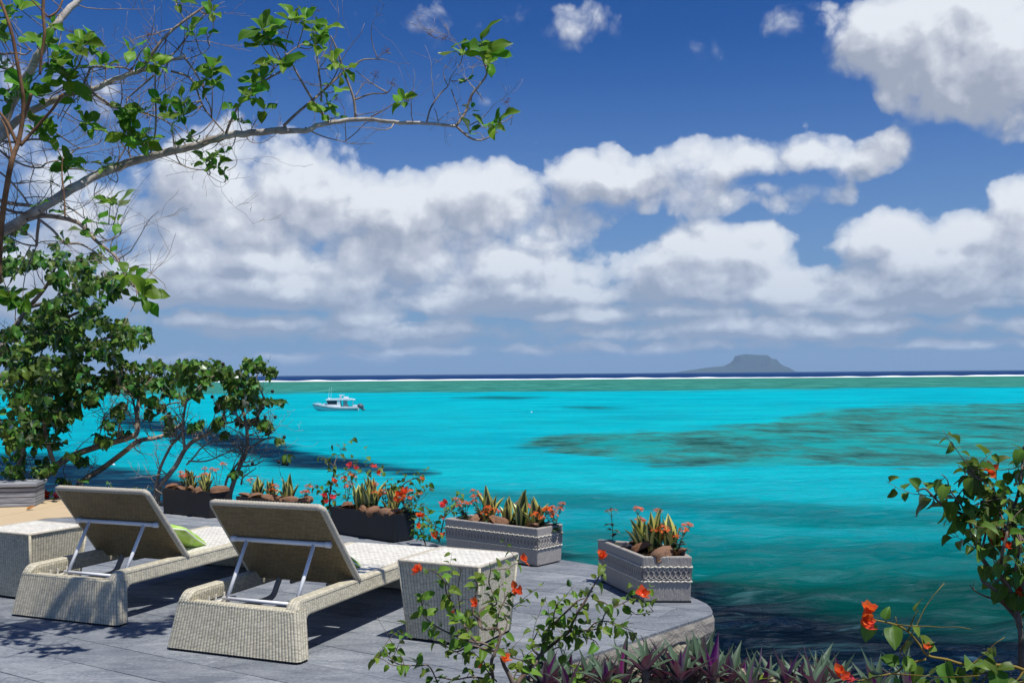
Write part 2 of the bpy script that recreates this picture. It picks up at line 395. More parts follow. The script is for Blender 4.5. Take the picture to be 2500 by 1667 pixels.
def make_water():
    rows = np.concatenate([np.geomspace(9.0, 60, 150), np.geomspace(61, 400, 90), np.geomspace(410, 880, 26), np.geomspace(890, 15550, 24)])
    cols = np.linspace(-1.35, 1.35, 241)
    Yg, Tg = np.meshgrid(rows, cols, indexing='ij')
    Xg = Tg * (Yg + 14.0)
    qx = 2500 * Xg / Yg; qy = 2500 * HW / Yg
    reef = sdf(Z_REEF, qx, qy)
    small = np.max([sdf(z, qx, qy) for z in Z_SMALL], axis=0)
    dark = np.max([sdf(z, qx, qy) for z in Z_DARK], axis=0)
    near = sdf(Z_NEAR, qx, qy)
    band = np.max([sdf(z, qx, qy) for z in Z_BAND], axis=0)
    nv, nc = Yg.shape
    # real swell close by, dying out with distance
    rng = np.random.RandomState(3); Zg = np.zeros_like(Xg)
    for i in range(26):
        ang = rng.normal(-1.35, 0.45); lam = rng.uniform(0.7, 3.4); kx, ky = math.cos(ang) * 2 * math.pi / lam, math.sin(ang) * 2 * math.pi / lam
        ph = kx * Xg + ky * Yg + rng.uniform(0, 6.28) + 0.9 * np.sin(0.23 * Xg + 0.17 * Yg + i)
        Zg += 0.0165 * lam * (1 - 2 * np.abs(np.sin(ph * 0.5)) ** 1.3) * 0.55
    Zg *= np.clip((70 - Yg) / 40, 0, 1)
    v = np.stack([Xg, Yg, Zg + ZW], -1).reshape(-1, 3)
    me = bpy.data.meshes.new('water')
    idx = np.arange(nv * nc).reshape(nv, nc)
    q = np.stack([idx[:-1, :-1], idx[:-1, 1:], idx[1:, 1:], idx[1:, :-1]], -1).reshape(-1, 4)
    me.from_pydata(v.tolist(), [], q.tolist())
    for nm, a in (('reef', reef), ('small', small), ('dark', dark), ('near', near), ('band', band)):
        at = me.attributes.new(nm, 'FLOAT', 'POINT'); at.data.foreach_set('value', np.clip(a, -200, 200).astype(np.float32).ravel())
    me.polygons.foreach_set('use_smooth', [True] * len(me.polygons))
    mt, k, out = mat('lagoon_water')
    pos = k.add('ShaderNodeNewGeometry').outputs['Position']
    px, py, _ = k.sep(pos)
    att = lambda s: k.add('ShaderNodeAttribute', attribute_name=s).outputs['Fac']
    iny = k.m('DIVIDE', 2500 * HW, py)                       # 13500 / range
    flat = k.xyz(px, py, 0.0)
    # wide coordinates for blotches far out (stretched along the shore as reef ridges are)
    nA = k.noise(k.map(flat, (0.05, 0.11, 1)), 1.0, 7, 0.62)        # 10-20 m blotches
    nB = k.noise(k.map(flat, (0.35, 0.6, 1), loc=(3, 1, 0)), 1.0, 6, 0.62)
    nC = k.noise(k.map(flat, (0.012, 0.03, 1), loc=(9, 4, 0)), 1.0, 5, 0.6)
    nD = k.noise(k.map(flat, (0.7, 2.4, 1), rot=(0, 0, 0.22)), 1.0, 7, 0.68, 0.5)  # ripples
    nE = k.noise(k.map(flat, (0.10, 0.34, 1), rot=(0, 0, 0.12), loc=(5, 2, 0)), 1.0, 7, 0.66, 0.5)  # streaks of a few metres
    s = lambda n, g: k.m('MULTIPLY', k.m('SUBTRACT', n, 0.5), g)
    turq = k.mix(k.sm(nC, 0.35, 0.7), (0.000, 0.36, 0.45), (0.000, 0.41, 0.475))
    teal = (0.0, 0.195, 0.195); deepteal = (0.0, 0.062, 0.054); navy = (0.0008, 0.0055, 0.014); reefc = (0.022, 0.125, 0.112); blue = (0.002, 0.030, 0.125)
    # shelving away from the shore: near water is greener and darker
    g1 = k.sm(k.m('ADD', iny, k.m('ADD', s(nA, 170), s(nE, 210))), 265, 450)
    g2 = k.sm(k.m('ADD', iny, k.m('ADD', s(nA, 150), s(nE, 260))), 395, 540)
    c = k.mix(g1, turq, teal); c = k.mix(g2, c, deepteal)
    band = k.sm(k.m('ADD', att('band'), k.m('ADD', s(nA, 70), s(nE, 90))), -26, 22)
    c = k.mix(k.m('MULTIPLY', band, 0.75), c, (0.0, 0.13, 0.145))
    reefm = k.sm(k.m('ADD', att('reef'), k.m('ADD', s(nA, 66), s(nB, 44))), -4, 9)
    stk = k.m('ADD', k.m('MULTIPLY', k.noise(k.map(flat, (0.035, 0.07, 1), rot=(0, 0, 0.1)), 1.0, 8, 0.7), 0.55), k.m('MULTIPLY', nE, 0.45))
    mott = k.m('ADD', k.m('MULTIPLY', k.noise(k.map(flat, (0.16, 0.10, 1), loc=(1, 7, 0)), 1.0, 9, 0.72), 0.7), k.m('MULTIPLY', k.noise(k.map(flat, (0.45, 0.25, 1), loc=(4, 7, 0)), 1.0, 6, 0.7), 0.3))
    rc = k.mix(k.sm(mott, 0.45, 0.56), (0.040, 0.170, 0.155), (0.012, 0.315, 0.315)); rc = k.mix(k.sm(mott, 0.465, 0.38), rc, (0.016, 0.085, 0.082))
    c = k.mix(reefm, c, rc)
    sm_ = k.sm(k.m('ADD', att('small'), k.m('ADD', s(nA, 10), s(nB, 4))), -3, 5)
    c = k.mix(k.m('MULTIPLY', sm_, 0.85), c, (0.006, 0.085, 0.095))
    darkm = k.sm(k.m('ADD', att('dark'), k.m('ADD', s(nA, 60), s(nE, 50))), -8, 12)
    c = k.mix(darkm, c, k.mix(k.sm(k.noise(k.map(flat, (0.22, 0.5, 1), rot=(0, 0, 0.1), loc=(2, 8, 0)), 1.0, 7, 0.7), 0.48, 0.66), (0.001, 0.019, 0.050), (0.006, 0.085, 0.14)))
    nearm = k.sm(k.m('ADD', att('near'), k.m('ADD', s(nA, 120), s(nE, 150))), -48, 14)
    c = k.mix(nearm, c, k.mix(k.sm(nD, 0.55, 0.72), navy, (0.006, 0.022, 0.038)))
    # the reef flat, its drop off and the open sea
    edge = k.m('ADD', py, k.m('ADD', s(nC, 130), s(nA, 110)))
    flatm = k.sm(edge, 296, 322)
    fc = k.mix(k.sm(k.noise(k.map(flat, (0.08, 0.03, 1)), 1.0, 8, 0.75), 0.35, 0.65), (0.022, 0.15, 0.12), (0.07, 0.29, 0.23)); fc = k.mix(k.sm(py, 380, 900, 0.0, 0.6), fc, (0.05, 0.20, 0.14))
    fc = k.mix(k.m('MULTIPLY', k.m('MULTIPLY', k.sm(edge, 296, 318), k.sm(edge, 345, 322)), 0.5), fc, (0.015, 0.12, 0.12))
    c = k.mix(flatm, c, fc)
    c = k.mix(k.sm(py, 896, 903), c, blue)
    cap = k.noise(k.map(flat, (0.022, 0.0045, 1)), 1.0, 3, 0.7)
    c = k.mix(k.m('MULTIPLY', k.sm(cap, 0.70, 0.76), k.sm(py, 905, 960)), c, (0.55, 0.6, 0.68))
    c = k.mix(1.0, c, k.mix(k.sm(stk, 0.36, 0.64), (0.5, 0.74, 0.78), (1.0, 1.12, 1.10)), 'MULTIPLY')
    # light on small crests and shade in troughs, painted into the water colour
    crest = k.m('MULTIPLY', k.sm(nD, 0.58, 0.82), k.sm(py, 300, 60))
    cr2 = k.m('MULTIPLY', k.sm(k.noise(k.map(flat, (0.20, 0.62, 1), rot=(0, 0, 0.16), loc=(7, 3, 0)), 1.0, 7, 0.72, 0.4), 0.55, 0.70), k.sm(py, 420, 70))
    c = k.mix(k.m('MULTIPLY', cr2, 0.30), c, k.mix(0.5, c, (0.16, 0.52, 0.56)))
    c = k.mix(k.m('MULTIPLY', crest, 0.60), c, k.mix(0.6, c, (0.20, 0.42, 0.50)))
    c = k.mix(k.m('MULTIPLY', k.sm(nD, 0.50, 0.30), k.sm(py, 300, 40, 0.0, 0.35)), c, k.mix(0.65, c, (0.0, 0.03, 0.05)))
    rip = k.m('ADD', k.m('MULTIPLY', k.noise(k.map(flat, (1.1, 2.8, 1), rot=(0, 0, 0.3)), 1.0, 7, 0.62, 0.5), 0.8), k.m('MULTIPLY', k.noise(k.map(flat, (0.28, 0.95, 1), rot=(0, 0, -0.15)), 1.0, 5, 0.58, 0.6), 2.6))
    far = k.sm(py, 25, 250, 1.0, 0.35)
    nr = k.bump(k.m('MULTIPLY', rip, far), 1.0, 0.60)
    df = k.add('ShaderNodeBsdfDiffuse'); k.put(df.inputs[0], c); k.put(df.inputs['Normal'], k.bump(k.m('MULTIPLY', rip, far), 0.7, 0.30))
    gl = k.add('ShaderNodeBsdfGlossy'); gl.inputs['Roughness'].default_value = 0.12; k.put(gl.inputs['Normal'], nr)
    fr = k.add('ShaderNodeFresnel'); fr.inputs[0].default_value = 1.33; k.put(fr.inputs['Normal'], nr)
    fac = k.m('MINIMUM', k.m('MULTIPLY', k.m('POWER', fr.outputs[0], 1.25), 1.0), k.sm(py, 20, 75, 0.42, 0.014))   # a polariser takes most of the glare
    ms = k.add('ShaderNodeMixShader'); k.put(ms.inputs[0], fac); k.l.new(df.outputs[0], ms.inputs[1]); k.l.new(gl.outputs[0], ms.inputs[2])
    k.l.new(ms.outputs[0], out.inputs[0])
    me.materials.append(mt)
    o = link('water', me); tag(o, kind='structure')
make_water()

# breakers on the outer edge of the reef
def surf_line(y0, x0, x1, hmax, seed, name, label):
    b = MB(); n = int((x1 - x0) / 5)
    prev = None
    for i in range(n + 1):
        x = x0 + (x1 - x0) * i / n
        a = 0.5 + 0.5 * mnoise.noise(Vector((x * 0.006, seed, 0))); c2 = mnoise.noise(Vector((x * 0.05, seed, 3)))
        h = hmax * max(0.05, (0.15 + 1.0 * a + 0.55 * c2)); wd = 4 + 9 * a
        y = y0 + 10 * mnoise.noise(Vector((x * 0.004, seed, 8)))
        r = b.verts([(x, y - wd, ZW + 0.02), (x, y - wd * 0.35, ZW + h * 0.75), (x, y, ZW + h), (x, y + wd * 0.3, ZW + h * 0.6), (x, y + wd * 0.6, ZW + 0.02)])
        if prev is not None:
            for k in range(4): b.face((prev + k, r + k, r + k + 1, prev + k + 1))
        prev = r
    mt = plain('sea_foam', (0.86, 0.88, 0.9), 0.8, 0.2, 0.06, 0.3)
    o = b.build(name, mt, None, True); tag(o, label, None, None, 'stuff'); return o
surf_line(893, -1500, 1500, 1.35, 4.0, 'breaking_surf', 'white line of breaking surf along the outer reef edge')

# ------------------------------------------------------------------ island far out
def make_island():
    D = 15000.0
    prof = [(1651, 408), (1690, 402), (1730, 397), (1768, 394), (1780, 391), (1795, 384), (1796, 381), (1800, 369)]
    zz = [(300, 410), (540, 372), (800, 337), (1000, 325), (1060, 298), (1120, 262), (1150, 238), (1165, 205), (1180, 172), (1280, 160), (1400, 166), (1560, 168), (1600, 200), (1625, 225), (1700, 236), (1740, 290), (1800, 328), (1860, 346), (1900, 380), (1925, 406)]
    us = np.array([1600 + a * 0.17 for a, _ in zz]); hs = np.array([(411 - b_) * 0.17 * D / 2500 for _, b_ in zz])
    xs = (us - 1250) / 2500 * D
    nx, ny = 170, 40
    X = np.linspace(xs[0] - 60, xs[-1] + 60, nx); Hh = np.interp(X, xs, hs, 0, 0)
    b = MB(); vs = []
    for j in range(ny):
        t = -1 + 2 * j / (ny - 1)
        for i in range(nx):
            hgt = Hh[i]
            n = max(-0.6, min(0.6, mnoise.fractal(Vector((X[i] * 0.006, t * 3, 1.3)), 1.0, 2.0, 5)))
            e = abs(t) * (1 + 0.25 * n)
            plateau = max(0.0, min(1.0, (1.0 - e) / 0.55)) * min(1.0, (1 - abs(t)) / 0.15)
            f = plateau ** 0.8
            z = hgt * f + 10 * n * f
            vs.append((X[i], D + t * 430, ZW - 5 + z + 5 * min(1, f * 4)))
    b.verts(vs)
    for j in range(ny - 1):
        for i in range(nx - 1):
            q = j * nx + i; b.face((q, q + 1, q + nx + 1, q + nx))
    mt, k, out = mat('island_forest')
    geo = k.add('ShaderNodeNewGeometry'); n = k.noise(geo.outputs['Position'], 0.02, 6, 0.65)
    nz = k.sep(geo.outputs['Normal'])[2]
    rock = k.mix(n, (0.045, 0.055, 0.04), (0.10, 0.10, 0.075)); wood = k.mix(n, (0.020, 0.036, 0.026), (0.045, 0.070, 0.042))
    bsdf(k, out, k.mix(k.sm(nz, 0.35, 0.65), rock, wood), 0.9, 0.1)
    o = b.build('island', mt, None, True); tag(o, kind='structure')
make_island()

# the air over the sea
def make_haze():
    b = MB(); b.box((-22500, -60, ZW - 12), (22500, 16300, 285))
    mt = bpy.data.materials.new('haze_air'); mt.use_nodes = True; k = NT(mt.node_tree); k.n.clear()
    out = k.add('ShaderNodeOutputMaterial'); v = k.add('ShaderNodeVolumePrincipled')
    v.inputs['Color'].default_value = (0.55, 0.76, 0.98, 1); v.inputs['Density'].default_value = 4.6e-5; v.inputs['Anisotropy'].default_value = 0.0
    k.l.new(v.outputs[0], out.inputs['Volume'])
    o = b.build('haze', mt); tag(o, kind='stuff')
HAZE = True
if HAZE: make_haze()

# ------------------------------------------------------------------ terrace
def clip_poly(poly, a, b_):
    """keep the part of poly left of the line a->b_"""
    out = []
    side = lambda p: (b_[0] - a[0]) * (p[1] - a[1]) - (b_[1] - a[1]) * (p[0] - a[0])
    n = len(poly)
    for i in range(n):
        p, q = poly[i], poly[(i + 1) % n]; sp, sq = side(p), side(q)
        if sp >= 0: out.append(p)
        if (sp >= 0) != (sq >= 0):
            t = sp / (sp - sq); out.append((p[0] + (q[0] - p[0]) * t, p[1] + (q[1] - p[1]) * t))
    return out
def area(p): return 0.5 * sum(p[i][0] * p[(i + 1) % len(p)][1] - p[(i + 1) % len(p)][0] * p[i][1] for i in range(len(p)))
def g2(u, v): p = G(u, v, 0); return (p.x, p.y)
EDGE = [g2(1302, 1643.7), g2(1370.7, 1620.7), g2(1500, 1577), g2(1650, 1527), g2(1722, 1503.5), g2(1738, 1497), g2(1740, 1492), g2(1735, 1481), g2(1724.7, 1472), g2(1700, 1461), g2(1640, 1440),
        g2(1560, 1408), g2(1458.7, 1379.6), g2(1376, 1367), g2(1230, 1346), g2(1085, 1331), g2(1000, 1312), g2(880, 1290), g2(770, 1268), g2(640, 1250), g2(540, 1241), g2(440, 1236), g2(370, 1234), g2(290, 1232)]
front = [(-2.75, 3.3), (-1.2, 3.2), (-0.30, 4.05)]
left_tan = [g2(177, 1262.5), g2(110, 1266), g2(0, 1287), (-4.35, 8.0), (-3.75, 6.2), (-3.2, 5.0)]
DECK = front + EDGE + left_tan
if area(DECK) < 0: DECK.reverse()
def stone_mat():
    mt, k, out = mat('grey_stone')
    t = k.add('ShaderNodeTexCoord').outputs['Object']; oi = k.add('ShaderNodeObjectInfo').outputs['Random']
    g = k.add('ShaderNodeNewGeometry').outputs['Position']
    a = k.noise(k.map(g, (3, 9, 3), rot=(0, 0, 0.56)), 1.0, 7, 0.66, 0.7); b = k.noise(g, 55, 5, 0.7); cl = k.noise(g, 1.4, 4, 0.55)
    sp = k.noise(k.map(g, (14, 40, 14), rot=(0, 0, 0.56)), 1.0, 5, 0.7)
    v = k.m('ADD', k.m('MULTIPLY', a, 0.55), k.m('MULTIPLY', b, 0.45))
    c = k.mix(k.sm(v, 0.36, 0.64), (0.130, 0.148, 0.172), (0.280, 0.300, 0.320))
    c = k.mix(k.m('MULTIPLY', k.sm(sp, 0.54, 0.72), 0.7), c, (0.42, 0.435, 0.445))
    c = k.mix(k.sm(cl, 0.35, 0.7, 0.0, 0.30), c, (0.13, 0.145, 0.175))
    c = k.mix(1.0, c, k.mix(oi, (0.79, 0.80, 0.82), (1.18, 1.17, 1.16)), 'MULTIPLY')
    bsdf(k, out, c, 0.72, 0.28, k.bump(k.m('ADD', b, k.m('MULTIPLY', a, 0.6)), 0.45, 0.004)); return mt
def concrete_mat(name, lo, hi, wet=None):
    mt, k, out = mat(name)
    g = k.add('ShaderNodeNewGeometry').outputs['Position']
    a = k.noise(g, 5, 7, 0.65); b = k.noise(g, 60, 5, 0.7); st = k.noise(k.map(g, (9, 9, 1.5)), 1.0, 5, 0.6)
    v = k.add('ShaderNodeTexVoronoi'); v.inputs['Scale'].default_value = 38; k.put(v.inputs['Vector'], g)
    pit = k.sm(v.outputs['Distance'], 0.10, 0.02)
    c = k.mix(k.m('ADD', k.m('MULTIPLY', a, 0.6), k.m('MULTIPLY', st, 0.4)), lo, hi)
    c = k.mix(k.sm(k.m('MULTIPLY', pit, k.sm(a, 0.5, 0.7)), 0.2, 0.8, 0, 0.6), c, tuple(x * 0.35 for x in lo))
    bsdf(k, out, c, 0.9, 0.15, k.bump(k.m('ADD', k.m('MULTIPLY', a, 1.5), k.m('SUBTRACT', b, k.m('MULTIPLY', pit, 0.8))), 0.7, 0.012)); return mt
M_STONE = stone_mat(); M_CONC = concrete_mat('weathered_concrete', (0.26, 0.235, 0.20), (0.44, 0.41, 0.36)); M_ROCK = concrete_mat('coral_rock', (0.20, 0.16, 0.115), (0.46, 0.40, 0.31))
terrace = thing('terrace', None, None, (0, 0, 0)); tag(terrace, kind='structure')
def slab():
    b = MB(); n = len(DECK); pts = []
    for i in range(n):
        p, q = Vector(DECK[i]), Vector(DECK[(i + 1) % n]); L = (q - p).length; s = max(1, int(L / 0.035))
        for j in range(s): pts.append(p.lerp(q, j / s))
    N = len(pts); rows = 6; R = []
    for r in range(rows):
        for i in range(N):
            p = pts[i]; t = (pts[(i + 1) % N] - pts[i - 1]).normalized(); nr = Vector((t.y, -t.x))
            z = -0.0165 - (0.0 if r == 0 else 0.0)
            dep = 0.135 + 0.03 * mnoise.noise(Vector((p.x * 1.1, p.y * 1.1, 4))) + 0.018 * mnoise.noise(Vector((p.x * 9, p.y * 9, 2)))
            brk = max(0.0, mnoise.noise(Vector((p.x * 2.3 + 4.0, p.y * 2.3, 7.7))) - 0.18) * 0.28
            dep -= brk * 0.35
            zz = z - dep * r / (rows - 1)
            k = mnoise.fractal(Vector((p.x * 7, p.y * 7, zz * 9)), 1.0, 2.0, 4)
            o = 0.0 if r == 0 else 0.010 * k + 0.006 - (0.05 + brk) * max(0, r - 3) / 2 * (0.5 + 0.5 * mnoise.noise(Vector((p.x * 4, p.y * 4, 1))))
            R.append((p.x + nr.x * o, p.y + nr.y * o, zz))
    b.verts(R)
    for r in range(rows - 1):
        for i in range(N):
            j = (i + 1) % N; b.face((r * N + i, (r + 1) * N + i, (r + 1) * N + j, r * N + j))
    b.face(range(N))
    me = b.mesh('concrete_slab', M_CONC, False); return link('concrete_slab', me, terrace)
slab()
TA = math.radians(-32.0); TL, TWd, GAP = 0.60, 0.285, 0.0028
def tiles():
    ca, sa = math.cos(TA), math.sin(TA)
    toL = lambda p: (p[0] * ca + p[1] * sa, -p[0] * sa + p[1] * ca)
    toW = lambda p: (p[0] * ca - p[1] * sa, p[0] * sa + p[1] * ca)
    off = toL(g2(180.7, 1614.8)); off = (off[0] % TL, off[1] % TWd)
    poly = [toL(p) for p in DECK]
    x0 = min(p[0] for p in poly); x1 = max(p[0] for p in poly); y0 = min(p[1] for p in poly); y1 = max(p[1] for p in poly)
    jr = math.floor((y0 - off[1]) / TWd)
    while jr * TWd + off[1] < y1:
        ya = jr * TWd + off[1] + GAP; yb = (jr + 1) * TWd + off[1] - GAP
        sh = (0.5 * TL if jr % 2 else 0.0) + off[0]
        i = math.floor((x0 - sh) / TL)
        while i * TL + sh < x1:
            xa = i * TL + sh + GAP; xb = (i + 1) * TL + sh - GAP; i += 1
            c = poly
            for a_, b_ in (((xa, ya), (xb, ya)), ((xb, ya), (xb, yb)), ((xb, yb), (xa, yb)), ((xa, yb), (xa, ya))):
                c = clip_poly(c, a_, b_)
                if not c: break
            cc = []
            for p in c:
                if not cc or (abs(p[0] - cc[-1][0]) + abs(p[1] - cc[-1][1])) > 1e-5: cc.append(p)
            if len(cc) < 3 or abs(area(cc)) < 0.0012: continue
            dz = ru(-0.0009, 0.0009)
            cen = Vector((sum(toW(p)[0] for p in cc) / len(cc), sum(toW(p)[1] for p in cc) / len(cc), 0))
            b = MB(cen); n = len(cc)
            ins = []
            cx = sum(p[0] for p in cc) / n; cy = sum(p[1] for p in cc) / n
            for p in cc:
                d = Vector((cx - p[0], cy - p[1])); d = d.normalized() * 0.0022; ins.append((p[0] + d.x, p[1] + d.y))
            b.verts([(*toW(p), -0.016) for p in cc]); b.verts([(*toW(p), -0.0022 + dz) for p in cc]); b.verts([(*toW(p), dz) for p in ins])
            for q in range(n):
                q2 = (q + 1) % n
                b.face((q, q2, n + q2, n + q)); b.face((n + q, n + q2, 2 * n + q2, 2 * n + q))
            b.face([2 * n + q for q in range(n)])
            o = b.build('paving_tile', M_STONE, terrace); o.location = cen
        jr += 1
tiles()

# pale sandstone paving beyond the terrace, laid in large pieces
tan_poly = [g2(177, 1262.5), g2(290, 1232), (-3.3, 11.3), (-4.4, 11.75), (-6.8, 11.9), (-8.2, 10.6), (-8.0, 8.4), (-4.35, 8.0), g2(0, 1287), g2(110, 1266)]
if area(tan_poly) < 0: tan_poly.reverse()
def sand_mat():
    mt, k, out = mat('sandstone')
    g = k.add('ShaderNodeNewGeometry').outputs['Position']; a = k.noise(g, 3, 6, 0.6); b = k.noise(g, 70, 4, 0.7)
    bsdf(k, out, k.mix(k.m('ADD', k.m('MULTIPLY', a, 0.6), k.m('MULTIPLY', b, 0.4)), (0.46, 0.35, 0.21), (0.62, 0.49, 0.32)), 0.85, 0.2, k.bump(b, 0.3, 0.004)); return mt
M_SAND = sand_mat()
paving = thing('sandstone_paving', None, None, (0, 0, 0)); tag(paving, kind='structure')
def tan():
    a, b_ = g2(0, 1262), g2(85, 1245); d = Vector((b_[0] - a[0], b_[1] - a[1])).normalized(); nrm = Vector((-d.y, d.x))
    cuts = [-9, -1.05, 0.0, 0.8, 9]
    for lo, hi in zip(cuts[:-1], cuts[1:]):
        p1 = (a[0] + nrm.x * (lo + 0.004), a[1] + nrm.y * (lo + 0.004)); p2 = (p1[0] + d.x, p1[1] + d.y)
        q1 = (a[0] + nrm.x * (hi - 0.004), a[1] + nrm.y * (hi - 0.004)); q2 = (q1[0] + d.x, q1[1] + d.y)
        c = clip_poly(clip_poly(tan_poly, p1, p2), q2, q1)
        if len(c) < 3 or abs(area(c)) < 0.01: continue
        b = MB(); n = len(c)
        b.verts([(p[0], p[1], -0.12) for p in c]); b.verts([(p[0], p[1], 0.006) for p in c])
        for q in range(n): q2_ = (q + 1) % n; b.face((q, q2_, n + q2_, n + q))
        b.face([n + q for q in range(n)])
        b.build('paving_slab', M_SAND, paving)
tan()

# rocky bank falling from the terrace to the water
def make_bank():
    bed = [(-3.0, 2.4), (0.5, 1.4), (3.0, 1.0), (3.2, 3.5), (2.2, 5.6), (1.3, 6.0), (0.2, 5.4), (-1.0, 3.8)]
    allp = [DECK, bed, tan_poly, [(-14, -3), (9, -3), (9, 0.8), (-14, 3.2)], [(-9, 2), (-3, 2), (-3.2, 7), (-5, 12.0), (-9, 12.5)]]
    xs = np.linspace(-16, 11, 190); ys = np.linspace(-4, 17, 150)
    Yg, Xg = np.meshgrid(ys, xs, indexing='ij')
    d = np.max([sdf(p, Xg, Yg) for p in allp], axis=0)
    out = np.maximum(-d - 0.12, 0)
    nz = np.array([[mnoise.fractal(Vector((x * 0.9, y * 0.9, 0.4)), 1.0, 2.0, 5) for x in xs] for y in ys])
    Z = -0.42 - 0.06 * nz - np.minimum(out * 2.4, 9) * (1 + 0.3 * nz) 
    Z = np.maximum(Z, ZW - 2.5)
    b = MB(); b.verts(np.stack([Xg, Yg, Z], -1).reshape(-1, 3).tolist()); nx = len(xs)
    for j in range(len(ys) - 1):
        for i in range(nx - 1):
            q = j * nx + i; b.face((q, q + 1, q + nx + 1, q + nx))
    mt, k, out_ = mat('bank_soil')
    g = k.add('ShaderNodeNewGeometry').outputs['Position']; a = k.noise(g, 6, 7, 0.7); c = k.noise(g, 40, 5, 0.7)
    bsdf(k, out_, k.mix(k.m('ADD', k.m('MULTIPLY', a, 0.6), k.m('MULTIPLY', c, 0.4)), (0.022, 0.017, 0.012), (0.12, 0.092, 0.06)), 0.95, 0.1, k.bump(k.m('ADD', a, c), 0.8, 0.03))
    o = b.build('bank', mt, None, True); tag(o, kind='structure')
make_bank()
# ------------------------------------------------------------------ woven resin furniture
def wicker(name, c, basket=False, sx=0.019, sy=0.0068, bstr=0.8):
    mt, k, out = mat(name)
    uv = k.add('ShaderNodeTexCoord').outputs['UV']; u, v, _ = k.sep(uv)
    row = k.m('FLOOR', k.m('DIVIDE', v, sy)); fv = k.m('FRACT', k.m('DIVIDE', v, sy))
    if basket:
        par = k.m('MULTIPLY', k.m('MODULO', k.m('ABSOLUTE', k.m('FLOOR', k.m('DIVIDE', row, 3.0))), 2.0), 0.5)
        cu = k.m('ADD', k.m('DIVIDE', u, sx * 2), par)
    else:
        cu = k.m('DIVIDE', u, sx)
    rib = k.m('ABSOLUTE', k.m('SINE', k.m('MULTIPLY', cu, math.pi)))
    rib = k.m('POWER', rib, 0.55)
    st = k.m('POWER', k.m('ABSOLUTE', k.m('SINE', k.m('MULTIPLY', k.m('DIVIDE', v, sy), math.pi))), 0.5)
    h = k.m('MULTIPLY', rib, k.m('ADD', 0.55, k.m('MULTIPLY', st, 0.45)))
    cell = k.add('ShaderNodeTexWhiteNoise', noise_dimensions='2D')
    k.put(cell.inputs['Vector'], k.xyz(k.m('FLOOR', cu), row, 0.0))
    tint = k.noise(k.map(uv, (4, 90, 1)), 1.0, 3, 0.6)
    big = k.noise(uv, 6.0, 4, 0.6)
    tv = k.m('ADD', k.m('ADD', k.m('MULTIPLY', cell.outputs['Value'], 0.30), k.m('MULTIPLY', tint, 0.45)), k.m('MULTIPLY', big, 0.25))
    cc = k.mix(k.sm(tv, 0.25, 0.75), tuple(x * 0.74 for x in c), tuple(min(1, x * 1.18) for x in c))
    gap = k.sm(h, 0.05, 0.42)
    cc = k.mix(gap, tuple(x * 0.45 for x in c), cc)
    bsdf(k, out, cc, 0.5, 0.35, k.bump(h, bstr, 0.0045)); return mt
WC = (0.62, 0.57, 0.43)
M_RIB = wicker('ribbed_wicker', WC); M_BASK = wicker('basket_wicker', (0.78, 0.75, 0.66), True, 0.017, 0.0085)
M_BACK = wicker('shaded_back_wicker', (0.23, 0.172, 0.085), True, 0.014, 0.0085)  # darkened copy of the wicker: the underside's shade is in its colour
M_WTUBE = plain('white_painted_tube', (0.88, 0.89, 0.90), 0.35, 0.5, 0.05)
M_GTUBE = plain('grey_metal_tube', (0.28, 0.26, 0.22), 0.5, 0.4, 0.15, 20)
M_IVORY = plain('ivory_plastic', (0.74, 0.70, 0.60), 0.5, 0.4, 0.05)
M_DARK = plain('dark_rubber', (0.02, 0.02, 0.022), 0.8, 0.2, 0.1)

def corrugated(b, c00, c10, c11, c01, pitch=0.019, amp=0.0028, per=6, uoff=0.0):
    """a woven face with real ribs running from its bottom edge to its top edge"""
    c00, c10, c11, c01 = map(Vector, (c00, c10, c11, c01))
    wdt = ((c10 - c00).length + (c11 - c01).length) / 2; hgt = ((c01 - c00).length + (c11 - c10).length) / 2
    nr = (c10 - c00).cross(c01 - c00).normalized()
    n = max(2, round(wdt / pitch)) * per; rows = 6
    R = []
    for j in range(rows + 1):
        a = c00.lerp(c01, j / rows); e = c10.lerp(c11, j / rows)
        R.append(b.verts([a.lerp(e, i / n) + nr * (amp * (abs(math.sin(math.pi * i / per)) ** 0.6 - 0.4) * (0 if i in (0, n) else 1)) for i in range(n + 1)]))
    for j in range(rows):
        for i in range(n):
            u0, u1 = i / per * pitch, (i + 1) / per * pitch; v0, v1 = j / rows * hgt, (j + 1) / rows * hgt
            b.face((R[j] + i, R[j] + i + 1, R[j + 1] + i + 1, R[j + 1] + i), [(u0, v0), (u1, v0), (u1, v1), (u0, v1)])

